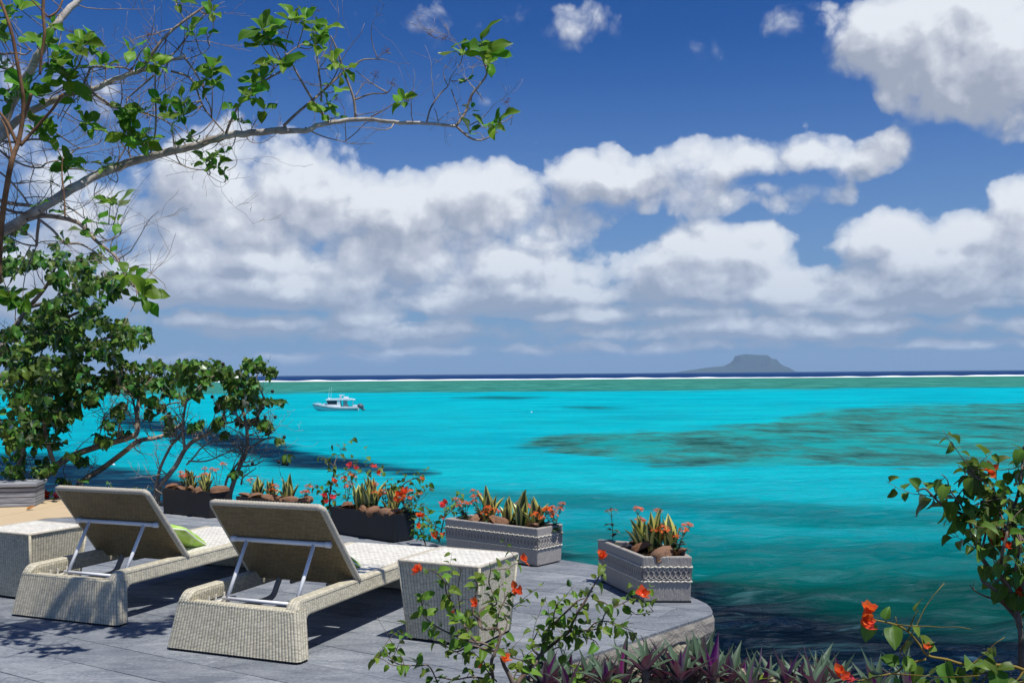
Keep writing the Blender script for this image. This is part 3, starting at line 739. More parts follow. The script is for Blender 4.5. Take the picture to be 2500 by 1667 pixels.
def rib_strip(b, lo, hi, sg, pitch=0.019, amp=0.0022, per=6, rows=6):
    """ribbed weave along an outline given at its foot (lo) and at its head (hi)"""
    L = [0.0]
    for p, q in zip(lo[:-1], lo[1:]): L.append(L[-1] + (q - p).length)
    n = round(L[-1] / pitch) * per
    def at(pts, s):
        for i in range(len(L) - 1):
            if s <= L[i + 1] + 1e-9: f = (s - L[i]) / max(1e-9, L[i + 1] - L[i]); return pts[i].lerp(pts[i + 1], f), (pts[i + 1] - pts[i]).normalized()
        return pts[-1], (pts[-1] - pts[-2]).normalized()
    R = []; hgt = (hi[len(hi) // 2] - lo[len(lo) // 2]).length
    for j in range(rows + 1):
        row = []
        for i in range(n + 1):
            s = L[-1] * i / n; a, t = at(lo, s); e, _ = at(hi, s)
            nr = Vector((t.y, -t.x, 0)) if sg < 0 else Vector((-t.y, t.x, 0))
            row.append(a.lerp(e, j / rows) + nr * amp * (abs(math.sin(math.pi * i / per)) ** 0.6 - 0.4))
        R.append(b.verts(row))
    for j in range(rows):
        for i in range(n):
            u0, u1 = i / per * pitch, (i + 1) / per * pitch; v0, v1 = j / rows * hgt, (j + 1) / rows * hgt
            q = (R[j] + i, R[j] + i + 1, R[j + 1] + i + 1, R[j + 1] + i); uv = [(u0, v0), (u1, v0), (u1, v1), (u0, v1)]
            if sg < 0: b.face(q, uv)
            else: b.face(q[::-1], uv[::-1])

LW, LL, SZ = 0.72, 1.75, 0.295        # lounger: width over the rails, length, height of the rails
RT = 0.068                            # rail width
def side_profile(y0):
    """outline of one side member in y, z: leg down at the head end, rail, leg down at the foot end"""
    def arc(cx, cz, r, a0, a1, n=5): return [(cx + r * math.cos(math.radians(a0 + (a1 - a0) * i / n)), cz + r * math.sin(math.radians(a0 + (a1 - a0) * i / n))) for i in range(n + 1)]
    o = [(0.0, 0.012)] + arc(0.095, SZ - 0.07, 0.07, 172, 90) + arc(LL - 0.095, SZ - 0.07, 0.07, 90, 8) + [(LL, 0.012), (LL - 0.085, 0.012)]
    o += arc(LL - 0.15, SZ - 0.135, 0.045, 0, 90, 4) + arc(0.15, SZ - 0.135, 0.045, 90, 180, 4) + [(0.085, 0.012)]
    return o
def lounger(name, label, loc, rz):
    t = thing(name, label, 'sun lounger', loc, rz, 'sun loungers on the terrace')
    flare = lambda z: 0.05 * max(0.0, (SZ - 0.04 - z) / SZ)
    prof = side_profile(0)
    # side members
    for s in (-1, 1):
        b = MB(); n = len(prof)
        xi, xo = (LW / 2 - RT), LW / 2
        A = b.verts([(s * (xi + flare(z)), y, z) for y, z in prof]); B = b.verts([(s * (xo + flare(z)), y, z) for y, z in prof])
        for i in range(n):
            j = (i + 1) % n
            q = (A + i, A + j, B + j, B + i) if s < 0 else (A + i, B + i, B + j, A + j)
            b.face(q)
        b.face([A + i for i in range(n)] if s > 0 else [A + i for i in reversed(range(n))])
        b.face([B + i for i in reversed(range(n))] if s > 0 else [B + i for i in range(n)])
        o = b.build('side_rail', M_RIB, t, False, True); bevel(o, 0.016, 3, 40)
    # panels across the head and the foot
    for y, sg, nm in ((0.0, -1, 'head_panel'), (LL, 1, 'foot_panel')):
        b = MB(); zt = SZ - 0.055; lean = 0.035
        xb, xt = LW / 2 + flare(0.012) + 0.006, LW / 2 + flare(zt) + 0.006
        yb = y + sg * 0.014; yt = yb - sg * lean
        # outline wraps round both corners
        def path(x, yy, zz):
            r = 0.030; o = []
            o.append((-x, yy - sg * 0.085, zz))
            for i in range(7): a = math.pi / 2 * i / 6; o.append((-x + r - r * math.cos(a), yy - sg * (r - r * math.sin(a)), zz))
            for i in range(7): a = math.pi / 2 * i / 6; o.append((x - r + r * math.sin(a), yy - sg * (r - r * math.cos(a)), zz))
            o.append((x, yy - sg * 0.085, zz)); return [Vector(p) for p in o]
        rib_strip(b, path(xb, yb, 0.012), path(xt, yt, zt), sg)
        k = -sg * 0.085
        r = b.verts([(-xb, yb + k, 0.012), (xb, yb + k, 0.012), (xt, yt + k, zt), (-xt, yt + k, zt)])
        b.face((r, r + 1, r + 2, r + 3) if sg > 0 else (r + 3, r + 2, r + 1, r))
        tp = path(xt, yt, zt); r = b.verts(tp); b.face([r + i for i in (range(len(tp)) if sg < 0 else reversed(range(len(tp))))])
        b.build(nm, M_RIB, t, False, True)
        xt -= 0.02
        # rolled top edge of the panel
        bb = MB(); bb.tube([(-xt, yt - sg * 0.012, zt - 0.003), (xt, yt - sg * 0.012, zt - 0.003)], 0.0135, 8); bb.build('panel_edge', M_RIB, t, True, True)
    HY = 0.665
    # seat: woven top on a frame of tubes
    xs = LW / 2 - RT + 0.004
    b = MB(); b.box((-xs, HY + 0.012, SZ - 0.034), (xs, LL - 0.062, SZ - 0.002)); o = b.build('seat', M_BASK, t, False, True); bevel(o, 0.008, 2)
    b = MB()
    for yy in (HY + 0.15, HY + 0.42, HY + 0.69, HY + 0.93): b.tube([(-xs, yy, SZ - 0.05), (xs, yy, SZ - 0.05)], 0.014, 8)
    for xx in (-0.12, 0.12): b.tube([(xx, HY + 0.02, SZ - 0.062), (xx, LL - 0.1, SZ - 0.062)], 0.012, 8)
    b.build('seat_frame', M_GTUBE, t, True)
    # backrest, tilted up about the hinge
    AL = math.radians(51.0); BLn, BT = 0.60, 0.034; bw = LW / 2 - 0.004
    R = Matrix.Translation((0, HY, SZ - 0.026)) @ Matrix.Rotation(-AL, 4, 'X')
    b = MB(); b.box((-bw, -BLn, -BT), (bw, 0.0, 0.0))
    me = b.mesh('backrest', [M_BACK, M_BASK], False, True)
    me.polygons[1].material_index = 1
    for i in (2, 3, 4, 5): me.polygons[i].material_index = 1
    o = link('backrest', me, t, R); bevel(o, 0.015, 3)
    # rolled rim round the backrest
    b = MB(); rr = 0.0180; zc = -BT / 2
    pts = [(-bw + .006, -0.035, zc), (-bw + .006, -BLn + 0.026, zc), (-bw + 0.012, -BLn + 0.012, zc), (-bw + 0.026, -BLn + .006, zc), (bw - 0.026, -BLn + .006, zc), (bw - 0.012, -BLn + 0.012, zc), (bw - .006, -BLn + 0.026, zc), (bw - .006, -0.035, zc)]
    ln = 0; P0 = [Vector(p) for p in pts]; dense = []
    for p, q in zip(P0[:-1], P0[1:]):
        n = max(1, int((q - p).length / 0.0095))
        dense += [p.lerp(q, i / n) for i in range(n)]
    dense.append(P0[-1])
    b.tube(dense, [rr + (0.0016 if i % 2 else -0.0012) for i in range(len(dense))], 8)
    o = b.build('backrest_rim', plain_rim, t, True); o.matrix_basis = R
    # prop: white bars under the back
    b = MB()
    def onback(x, s, dn): return R @ Vector((x, -s, -BT - dn))
    sB = 0.345
    tl, tr = onback(-0.315, sB, 0.014), onback(0.315, sB, 0.014)
    b.tube([tl, tr], 0.0125, 10)
    fb = [Vector((-0.215, 0.24, SZ - 0.072)), Vector((0.215, 0.24, SZ - 0.072))]
    for x, f_ in ((-0.215, fb[0]), (0.215, fb[1])): b.tube([onback(x, sB, 0.016), f_], 0.0105, 10)
    b.tube([(-0.245, 0.24, SZ - 0.072), (0.245, 0.24, SZ - 0.072)], 0.0095, 10)
    prop = b.build('back_prop', M_WTUBE, t, True)
    for x in (-1, 1):
        b = MB(); p = onback(x * 0.302, sB, 0.014); ax = (tr - tl).normalized()
        b.tube([p - ax * 0.016, p + ax * 0.016], 0.0165, 10)
        b.build('pivot_sleeve', M_WTUBE, prop, True)
    # ratchet rails with pegs the bar rests in
    for x in (-0.262, 0.262):
        b = MB(); b.box((x - 0.012, 0.085, SZ - 0.105), (x + 0.012, 0.36, SZ - 0.085))
        for yy in (0.15, 0.205, 0.275): b.tube([(x, yy, SZ - 0.09), (x, yy, SZ - 0.048)], 0.006, 6)
        b.build('ratchet', M_IVORY, t)
    # bent tube below
    b = MB(); b.tube(spline([(-0.27, 0.08, 0.165), (-0.23, 0.30, 0.155), (-0.19, 0.50, 0.155), (-0.17, 0.575, 0.17), (-0.165, 0.61, 0.22), (-0.165, 0.64, SZ - 0.03)], 5), 0.0165, 10)
    b.build('bent_tube', M_GTUBE, t, True)
    # pads
    for x in (-1, 1):
        for y in (0.04, LL - 0.04):
            b = MB(); b.box((x * 0.37 - 0.03, y - 0.03, 0.0), (x * 0.37 + 0.03, y + 0.03, 0.0118)); b.build('foot_pad', M_DARK, t)
    return t
mt_, k_, o_ = mat('wicker_rim'); tc_ = k_.add('ShaderNodeTexCoord').outputs['Object']
n_ = k_.noise(k_.map(tc_, (60, 60, 60)), 1.0, 3, 0.7)
bsdf(k_, o_, k_.mix(n_, (0.34, 0.305, 0.24), (0.66, 0.61, 0.50)), 0.5, 0.35, k_.bump(n_, 0.5, 0.006)); plain_rim = mt_
LRZ = math.radians(-22.5)
def rear_mid(ul, vl, ur, vr): a, b_ = G(ul, vl), G(ur, vr); return (a + b_) / 2
L1 = lounger('sun_lounger', 'grey wicker sun lounger on the left, its green cushion in full view', rear_mid(24.7, 1501, 293, 1531), LRZ)
L2 = lounger('sun_lounger', 'grey wicker sun lounger beside the sunlit wicker table, cushion mostly hidden', rear_mid(408, 1583.6, 733, 1621.5), LRZ)

# cushions
def cushion_mat():
    mt, k, out = mat('green_cushion_cloth')
    uv = k.add('ShaderNodeTexCoord').outputs['Object']
    n = k.noise(uv, 14, 4, 0.6); wv = k.noise(k.map(uv, (300, 300, 300)), 1.0, 2, 0.5)
    ph = k.m('SINE', k.m('ADD', k.m('MULTIPLY', k.sep(uv)[0], 46), k.m('MULTIPLY', k.m('SINE', k.m('MULTIPLY', k.sep(uv)[1], 17)), 2.2)))
    c = k.mix(n, (0.30, 0.50, 0.085), (0.40, 0.60, 0.14)); c = k.mix(k.sm(ph, 0.55, 0.8, 0, 0.5), c, (0.52, 0.68, 0.28))
    bsdf(k, out, c, 0.85, 0.15, k.bump(k.m('ADD', n, k.m('MULTIPLY', wv, 0.2)), 0.4, 0.01)); return mt
M_CUSH = cushion_mat(); M_PIPE = plain('white_piping', (0.75, 0.78, 0.66), 0.8, 0.2, 0.05)
def cushion(label, L, local, rx, ry, rz):
    M = Matrix.Translation(L.location) @ Matrix.Rotation(L.rotation_euler.z, 4, 'Z') @ Matrix.Translation(local) @ Matrix.Rotation(rz, 4, 'Z') @ Matrix.Rotation(ry, 4, 'Y') @ Matrix.Rotation(rx, 4, 'X')
    t = thing('cushion', label, 'cushion', (0, 0, 0)); t.matrix_basis = M; t['group'] = 'green cushions on the loungers'
    b = MB(); n = 18; S = 0.215; Tt = 0.058
    def pt(i, j, s):
        a, c = 2 * i / n - 1, 2 * j / n - 1
        e = max(0.0, (1 - a ** 2)) ** 0.5 * max(0.0, (1 - c ** 2)) ** 0.5
        pull = 1 - 0.07 * (1 - abs(a)) * (abs(c) > 0.0) * abs(c) ** 3 - 0.0
        pull2 = 1 - 0.07 * (1 - abs(c)) * abs(a) ** 3
        wr = 0.006 * mnoise.noise(Vector((a * 3, c * 3, s * 2)))
        return (a * S * pull2, c * S * pull, s * (Tt * e ** 0.75 + wr * e))
    for s in (1, -1):
        r = b.verts([pt(i, j, s) for j in range(n + 1) for i in range(n + 1)])
        for j in range(n):
            for i in range(n):
                q = [r + j * (n + 1) + i, r + j * (n + 1) + i + 1, r + (j + 1) * (n + 1) + i + 1, r + (j + 1) * (n + 1) + i]
                b.face(q if s > 0 else q[::-1])
    b.build('cover', M_CUSH, t, True)
    b = MB(); ring = [pt(i, 0, 0) for i in range(n + 1)] + [pt(n, j, 0) for j in range(1, n + 1)] + [pt(i, n, 0) for i in range(n - 1, -1, -1)] + [pt(0, j, 0) for j in range(n - 1, -1, -1)]
    b.tube(ring, 0.0045, 6, False); b.build('piping', M_PIPE, t, True)
    return t
cushion('green cushion with white piping leaning in plain view behind the left lounger back', L1, (0.055, 0.79, SZ + 0.080), math.radians(-24), math.radians(5), math.radians(14))
cushion('green cushion showing only a sliver past the back of the middle lounger', L2, (-0.005, 0.765, SZ + 0.075), math.radians(-24), math.radians(3), math.radians(4))

# low wicker tables
def wicker_table(name, label, c, rz, sx, sy, hgt, tap=0.036):
    t = thing(name, label, 'side table', (c[0], c[1], 0), rz, 'cube shaped wicker side tables')
    z0, zt = 0.014, hgt
    bx, by = sx / 2 - tap, sy / 2 - tap; tx, ty = sx / 2, sy / 2
    bo = [(-bx, -by, z0), (bx, -by, z0), (bx, by, z0), (-bx, by, z0)]; to = [(-tx, -ty, zt - 0.012), (tx, -ty, zt - 0.012), (tx, ty, zt - 0.012), (-tx, ty, zt - 0.012)]
    for i in range(4):
        j = (i + 1) % 4; b = MB(); corrugated(b, bo[i], bo[j], to[j], to[i]); b.build('side_panel', M_RIB, t, False, True)
    b = MB()
    n = 12; vs = []
    for jj in range(n + 1):
        for ii in range(n + 1):
            a, e = 2 * ii / n - 1, 2 * jj / n - 1
            edge = max(abs(a), abs(e)); z = zt - 0.012 * max(0, (edge - 0.86) / 0.14) ** 2 - 0.003 * (1 - a * a) * (1 - e * e)
            vs.append((a * tx, e * ty, z))
    b.verts(vs)
    for jj in range(n):
        for ii in range(n):
            q = jj * (n + 1) + ii; b.face((q, q + 1, q + n + 2, q + n + 1))
    b.build('top', M_BASK, t, True, True)
    for i in range(4):
        b = MB(); j = (i + 1) % 4
        p, q = Vector(to[i]), Vector(to[j]); N = 50
        b.tube([p.lerp(q, k / N) + Vector((0, 0, 0.001)) for k in range(N + 1)], [0.0085 + (0.0012 if k % 2 else -0.0008) for k in range(N + 1)], 6); b.build('edge_roll', plain_rim, t, True)
    for i in range(4):
        b = MB(); p, q = Vector(bo[i]), Vector(to[i]); b.tube([p, q], 0.008, 6); b.build('corner_roll', M_RIB, t, True, True)
        b = MB(); b.box((bo[i][0] * 0.93 - 0.015, bo[i][1] * 0.93 - 0.015, 0), (bo[i][0] * 0.93 + 0.015, bo[i][1] * 0.93 + 0.015, z0 - 0.001)); b.build('foot', M_DARK, t)
    b = MB(); r = b.verts([(x * 0.985, y * 0.985, z0 + 0.004) for x, y, _ in bo]); b.face((r, r + 3, r + 2, r + 1)); b.build('base', M_DARK, t)
    return t
wicker_table('side_table', 'sunlit wicker cube table at the foot of the loungers behind orange bougainvillea', (-0.293, 5.53), math.radians(-26.5), 0.485, 0.435, 0.43)
wicker_table('side_table', 'wicker cube table at the far left edge, partly behind the left lounger', (-3.135, 6.72), math.radians(-26.5), 0.485, 0.435, 0.43)

# weathered timber bench at the left
def bench():
    mt, k, out = mat('weathered_grey_timber')
    t = k.add('ShaderNodeTexCoord').outputs['Object']; oi = k.add('ShaderNodeObjectInfo').outputs['Random']
    g = k.noise(k.map(t, (3, 3, 60)), 1.0, 6, 0.65, 0.4)
    c = k.mix(k.sm(g, 0.3, 0.7), (0.17, 0.18, 0.20), (0.40, 0.41, 0.43)); c = k.mix(1.0, c, k.mix(oi, (0.8, 0.8, 0.82), (1.1, 1.1, 1.1)), 'MULTIPLY')
    bsdf(k, out, c, 0.85, 0.2, k.bump(g, 0.6, 0.006))
    a, e = G(-330, 1250), G(85.5, 1237.5); d = (e - a); L = d.length; rz = math.atan2(d.y, d.x)
    t0 = thing('timber_bench', 'low weathered grey timber bench box on the sandstone paving', 'bench', e, rz)
    z = 0.006
    for i, h in enumerate((0.036, 0.062, 0.058, 0.040)):
        b = MB(); b.box((-L, 0.0 + ru(0, 0.006), z + 0.003), (0.0 - ru(0, 0.006), 0.42, z + h)); bevel(b.build('plank', mt, t0), 0.005, 2); z += h + 0.002
    b = MB(); b.box((-L, -0.022, z + 0.010), (0.018, 0.44, z + 0.052)); bevel(b.build('bench_top', mt, t0), 0.008, 2)
    b = MB(); b.box((-L, 0.02, 0.01), (-0.02, 0.40, z + 0.010)); b.build('core', M_DARK, t0)
bench()

# ------------------------------------------------------------------ planters
def carved_mat():
    mt, k, out = mat('carved_grey_stone')
    t = k.add('ShaderNodeTexCoord').outputs['UV']
    o3 = k.add('ShaderNodeTexCoord').outputs['Object']
    g = k.noise(k.map(t, (150, 16, 1)), 1.0, 5, 0.6, 0.35); b = k.noise(o3, 45, 5, 0.65)
    c = k.mix(k.m('ADD', k.m('MULTIPLY', g, 0.65), k.m('MULTIPLY', b, 0.35)), (0.275, 0.25, 0.225), (0.57, 0.53, 0.48))
    bsdf(k, out, c, 0.85, 0.2, k.bump(k.m('ADD', g, k.m('MULTIPLY', b, 0.3)), 1.0, 0.010)); return mt
M_CARV = carved_mat()
M_CARV2 = plain('carved_relief_stone', (0.40, 0.37, 0.335), 0.85, 0.2, 0.2, 30, 0.4, 120)
M_CARV3 = plain('recess_shade_stone', (0.24, 0.22, 0.20), 0.9, 0.15, 0.3, 30, 0.4, 120)  # shade of the carved recesses, put into a darker stone colour
M_BLACK = plain('black_planter_coat', (0.012, 0.013, 0.017), 0.42, 0.4, 0.35, 7, 0.12, 40)
M_BROWNBLK = plain('dark_brown_planter_coat', (0.022, 0.019, 0.018), 0.5, 0.4, 0.3, 7, 0.12, 40)
M_SOIL = plain('dark_soil', (0.035, 0.024, 0.016), 0.95, 0.1, 0.4, 40, 0.8, 60)
M_SHELL = plain('cream_shell', (0.64, 0.60, 0.50), 0.4, 0.4, 0.12, 30)
def planter(name, label, FL, FR, BL, BR, h, box_mat, carved=False, grp=None):
    """corner points of the rim: front left, front right, back left, back right"""
    FL, FR, BL, BR = [Vector((p[0], p[1], 0)) for p in (FL, FR, BL, BR)]
    c = (FL + FR + BL + BR) / 4
    t = thing(name, label, 'planter', (c.x, c.y, 0), 0, grp)
    rim = [p - c for p in (FL, FR, BR, BL)]; wall = 0.034 if carved else 0.022
    def inset(pts, d):
        n = len(pts); out = []
        for i in range(n):
            p, a, e = pts[i], pts[i - 1], pts[(i + 1) % n]
            d1 = (p - a).normalized(); d2 = (e - p).normalized()
            n1, n2 = Vector((-d1.y, d1.x, 0)), Vector((-d2.y, d2.x, 0))
            bis = (n1 + n2).normalized(); out.append(p + bis * (d / max(0.3, bis.dot(n1))))
        return out
    base = inset(rim, 0.010); inn = inset(rim, wall); z0 = 0.008
    b = MB(); up = lambda pts, z: [Vector((p.x, p.y, z)) for p in pts]
    B = b.verts(up(base, z0)); T = b.verts(up(rim, h)); I = b.verts(up(inn, h)); S = b.verts(up(inn, h - 0.10))
    per = 0.0
    for i in range(4):
        j = (i + 1) % 4; L = (rim[j] - rim[i]).length
        b.face((B + i, B + j, T + j, T + i), [(per, 0), (per + L, 0), (per + L, h), (per, h)])
        b.face((T + i, T + j, I + j, I + i), [(per, h), (per + L, h), (per + L, h + wall), (per, h + wall)])
        b.face((I + i, I + j, S + j, S + i), [(per, 0), (per + L, 0), (per + L, 0.1), (per, 0.1)])
        per += L
    b.face([S + i for i in range(4)], [(0, 0), (1, 0), (1, 1), (0, 1)]); b.face([B + i for i in (3, 2, 1, 0)], [(0, 0), (1, 0), (1, 1), (0, 1)])
    bevel(b.build('box', box_mat, t, False, True), 0.007 if carved else 0.003, 2)
    # soil, mounded
    b = MB(); n = 8; vs = []
    i4 = inset(rim, wall - 0.002)
    for jj in range(n + 1):
        for ii in range(n + 1):
            u, v = ii / n, jj / n
            p = i4[0].lerp(i4[1], u).lerp(i4[3].lerp(i4[2], u), v)
            vs.append((p.x, p.y, h - 0.03 + 0.022 * math.sin(math.pi * u) * math.sin(math.pi * v) + 0.008 * mnoise.noise(p * 30)))
    b.verts(vs)
    for jj in range(n):
        for ii in range(n): q = jj * (n + 1) + ii; b.face((q, q + 1, q + n + 2, q + n + 1))
    b.build('soil', M_SOIL, t, True)
    # little feet so that it casts a line of shade
    for i in range(4):
        b = MB(); p = base[i] * 0.9; b.box((p.x - 0.025, p.y - 0.025, 0), (p.x + 0.025, p.y + 0.025, z0 - 0.0005)); b.build('foot', M_DARK, t)
    if carved:
        zl, zh = h * 0.50, h * 0.735; bh = zh - zl
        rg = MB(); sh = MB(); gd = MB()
        for i in range(4):
            j = (i + 1) % 4; a, e = rim[i], rim[j]; ab, eb = base[i], base[j]; L = (e - a).length; d = (e - a).normalized(); nr = Vector((d.y, -d.x, 0))
            n = max(2, round(L / (bh * 0.5))); st = L / n; R = bh * 0.5
            def at(s, z):
                f = (z - z0) / (h - z0); return ab.lerp(eb, s / L).lerp(a.lerp(e, s / L), f) + Vector((0, 0, z))
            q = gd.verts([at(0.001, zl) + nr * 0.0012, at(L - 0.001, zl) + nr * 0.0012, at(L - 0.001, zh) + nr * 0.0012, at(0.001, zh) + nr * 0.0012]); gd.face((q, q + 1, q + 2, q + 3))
            for k in range(n + 1):
                pts = []
                for q in range(19):
                    an = 2 * math.pi * q / 18; s = k * st + R * math.cos(an); z = (zl + zh) / 2 + R * 0.98 * math.sin(an)
                    if s < 0.004 or s > L - 0.004:
                        if len(pts) > 1: rg.tube(pts, 0.0046, 5)
                        pts = []; continue
                    pts.append(at(s, z) + nr * 0.0012)
                if len(pts) > 1: rg.tube(pts, 0.0046, 5)
            nb = round(L / 0.0235)
            for z in (zl - 0.011, zh + 0.011):
                for k in range(nb):
                    s = (k + 0.5) * L / nb; c0 = at(s, z + (0.0014 if k % 2 else -0.0014)) + nr * 0.0045
                    M = Matrix((d, nr, Vector((0, 0, 1)))).transposed().to_3x3() @ Matrix.Rotation(0.25 * (1 if k % 2 else -1), 3, 'Y')
                    sh.ellipsoid(c0, (0.0132, 0.0055, 0.0056), 8, 5, M)
        gd.build('band_shade', M_CARV3, t)  # dark strip painted as shade between the rings
        rg.build('carved_band', M_CARV2, t, True)
        o = sh.build('shell_trim', M_SHELL, t, True); o['kind'] = 'stuff'
    return dict(t=t, rim=rim, c=c, h=h)
def at_z(u, v, z): p = G(u, v, z); return (p.x, p.y)
def quad_from(FL, C, R):
    """rim from its three visible corners (left, front corner, right), squared up"""
    FL, C, R = Vector(FL), Vector(C), Vector(R); BL = FL + (R - C)
    return FL, C, BL, R
HP = 0.28
pl1 = planter('planter', 'dark brown box planter furthest left, between the two lounger backs', *quad_from(at_z(395, 1190.7, .26), at_z(511, 1200.5, .26), at_z(564, 1197, .26)), 0.26, M_BROWNBLK, False, 'dark box planters')
pl2 = planter('planter', 'dark box planter peeping out behind the middle lounger back', *quad_from(at_z(575.5, 1211, .25), at_z(706.8, 1226.4, .25), at_z(759.5, 1220, .25)), 0.25, M_BROWNBLK, False, 'dark box planters')
pl3 = planter('planter', 'black box planter standing clear of the middle lounger back', *quad_from(at_z(805, 1236, .235), at_z(961, 1256.3, .235), at_z(1014.6, 1248.8, .235)), 0.235, M_BLACK, False, 'dark box planters')
pl4 = planter('planter', 'long carved grey stone planter behind the sunlit wicker table', *quad_from(at_z(1085.7, 1264.6, HP), at_z(1312, 1290, HP), at_z(1374.4, 1278.6, HP)), HP, M_CARV, True, 'carved stone planters')
pl5 = planter('planter', 'carved grey stone planter out on the terrace corner above the water', at_z(1568, 1358.6, HP), at_z(1690, 1358.6, HP), at_z(1457.7, 1315, HP), at_z(1645, 1329, HP), HP, M_CARV, True, 'carved stone planters')
# ------------------------------------------------------------------ leaves
def leaf_mesh(name, mt, prof, segs=6, fold=0.35, droop=0.25, wave=0.0, seed=0, cross=2):
    """unit leaf along +Y; prof(t) is the half width; folded along its midrib and bent down at the tip"""
    b = MB(); vs = []; R = random.Random(seed); ph = R.random() * 6
    cols = [i / cross for i in range(-cross, cross + 1)]
    for j in range(segs + 1):
        t = j / segs; wd = max(prof(t), 0.0015)
        for cx in cols:
            x = wd * cx
            z = abs(x) * fold - droop * t * t + wave * math.sin(t * 9 + ph + (2 if cx > 0 else 0)) * abs(cx)
            vs.append((x, t * (1 - 0.12 * droop * t), z))
    b.verts(vs); nc = len(cols)
    for j in range(segs):
        for i in range(nc - 1):
            q = j * nc + i; b.face((q, q + 1, q + nc + 1, q + nc), [((cols[i] + 1) / 2, j / segs), ((cols[i + 1] + 1) / 2, j / segs), ((cols[i + 1] + 1) / 2, (j + 1) / segs), ((cols[i] + 1) / 2, (j + 1) / segs)])
    return b.mesh(name, mt, True)
ovate = lambda w, k=0.38: (lambda t: w * (math.sin(math.pi * min(1, t ** k * 1.0)) if t < 1 else 0.0))
def p_ovate(w): return lambda t: w * (1 - (2 * (t ** 0.62) - 1) ** 2) ** 0.75 if 0 < t < 1 else 0.0
def p_obov(w): return lambda t: w * (1 - (2 * (t ** 1.45) - 1) ** 2) ** 0.62 if 0 < t < 1 else 0.0
def p_heart(w): return lambda t: w * (0.55 + 0.45 * min(1, t / 0.18)) * (1 - max(0, (t - 0.18) / 0.82) ** 1.7) if t < 1 else 0.0
def p_lance(w): return lambda t: w * (0.45 + 0.55 * math.sin(math.pi * min(1.0, t * 0.9 + 0.18))) * (1 - t ** 3.2)
M_BOUG = leafmat('bougainvillea_leaf', (0.130, 0.245, 0.030), (0.15, 0.26, 0.06), 0.30, 0.36, 0.035, 0.42, 0.38)
M_BOUGD = leafmat('dark_bougainvillea_leaf', (0.105, 0.195, 0.028), (0.13, 0.22, 0.05), 0.30, 0.34, 0.035, 0.40, 0.42)
M_TREE = leafmat('broad_tree_leaf', (0.125, 0.285, 0.026), (0.15, 0.32, 0.055), 0.35, 0.45, 0.03, 0.40, 0.42)
M_HIB = leafmat('heart_leaf', (0.075, 0.175, 0.026), (0.10, 0.20, 0.045), 0.15, 0.30, 0.05, 0.40, 0.55)
M_HIBS = leafmat('heart_leaf_mass', (0.075, 0.175, 0.026), (0.10, 0.20, 0.045), 0.0, 0.30, 0.05, 0.40, 0.55, usebase=False)
M_RHOEO = leafmat('rhoeo_leaf', (0.075, 0.125, 0.075), (0.30, 0.03, 0.22), 0.05, 0.12, 0.06, 0.45, 0.25)
M_SUCC = leafmat('succulent_leaf', (0.055, 0.105, 0.035), (0.07, 0.12, 0.05), 0.1, 0.15, 0.10, 0.35, 0.35)
def petal_mat(name, c, trans=0.45, var=0.2):
    return leafmat(name, c, c, 0.0, trans, 0.005, 0.5, var, usebase=False, hue=(-0.004, 0.02))
M_ORANGE = petal_mat('coral_bract', (0.84, 0.125, 0.05)); M_PINK = petal_mat('pink_bract', (0.80, 0.10, 0.15)); M_RED = petal_mat('scarlet_bract', (0.60, 0.035, 0.018))
M_KAL = petal_mat('kalanchoe_petal', (0.80, 0.115, 0.020), 0.3, 0.3); M_DRYFL = plain('dry_flower', (0.22, 0.12, 0.07), 0.9, 0.1, 0.4, 60)
M_CREAM = plain('cream_floret', (0.85, 0.80, 0.62), 0.6, 0.3, 0.05)
def bark(name, lo, hi, sc=14, bmp=0.6):
    mt, k, out = mat(name)
    g = k.add('ShaderNodeNewGeometry').outputs['Position']; a = k.noise(g, sc, 6, 0.65, 0.3); b = k.noise(g, sc * 6, 4, 0.7)
    blo = k.noise(g, sc * 0.4, 3, 0.5)
    c = k.mix(k.sm(k.m('ADD', k.m('MULTIPLY', a, 0.6), k.m('MULTIPLY', blo, 0.4)), 0.35, 0.65), lo, hi)
    bsdf(k, out, c, 0.9, 0.12, k.bump(k.m('ADD', a, k.m('MULTIPLY', b, 0.5)), bmp, 0.008)); return mt
M_BARK = bark('pale_bark', (0.30, 0.25, 0.20), (0.64, 0.59, 0.52)); M_BARKT = bark('tan_bark', (0.15, 0.115, 0.08), (0.36, 0.30, 0.235)); M_TWIG = bark('twig_bark', (0.19, 0.135, 0.10), (0.47, 0.38, 0.30), 20, 0.4); M_ORTW = bark('brown_stem', (0.12, 0.066, 0.036), (0.27, 0.155, 0.085), 16, 0.4)
M_BSTEM = bark('bougainvillea_stem', (0.09, 0.06, 0.045), (0.26, 0.20, 0.155), 22, 0.5); M_GSTEM = plain('green_stem', (0.10, 0.12, 0.03), 0.7, 0.2, 0.3, 30)

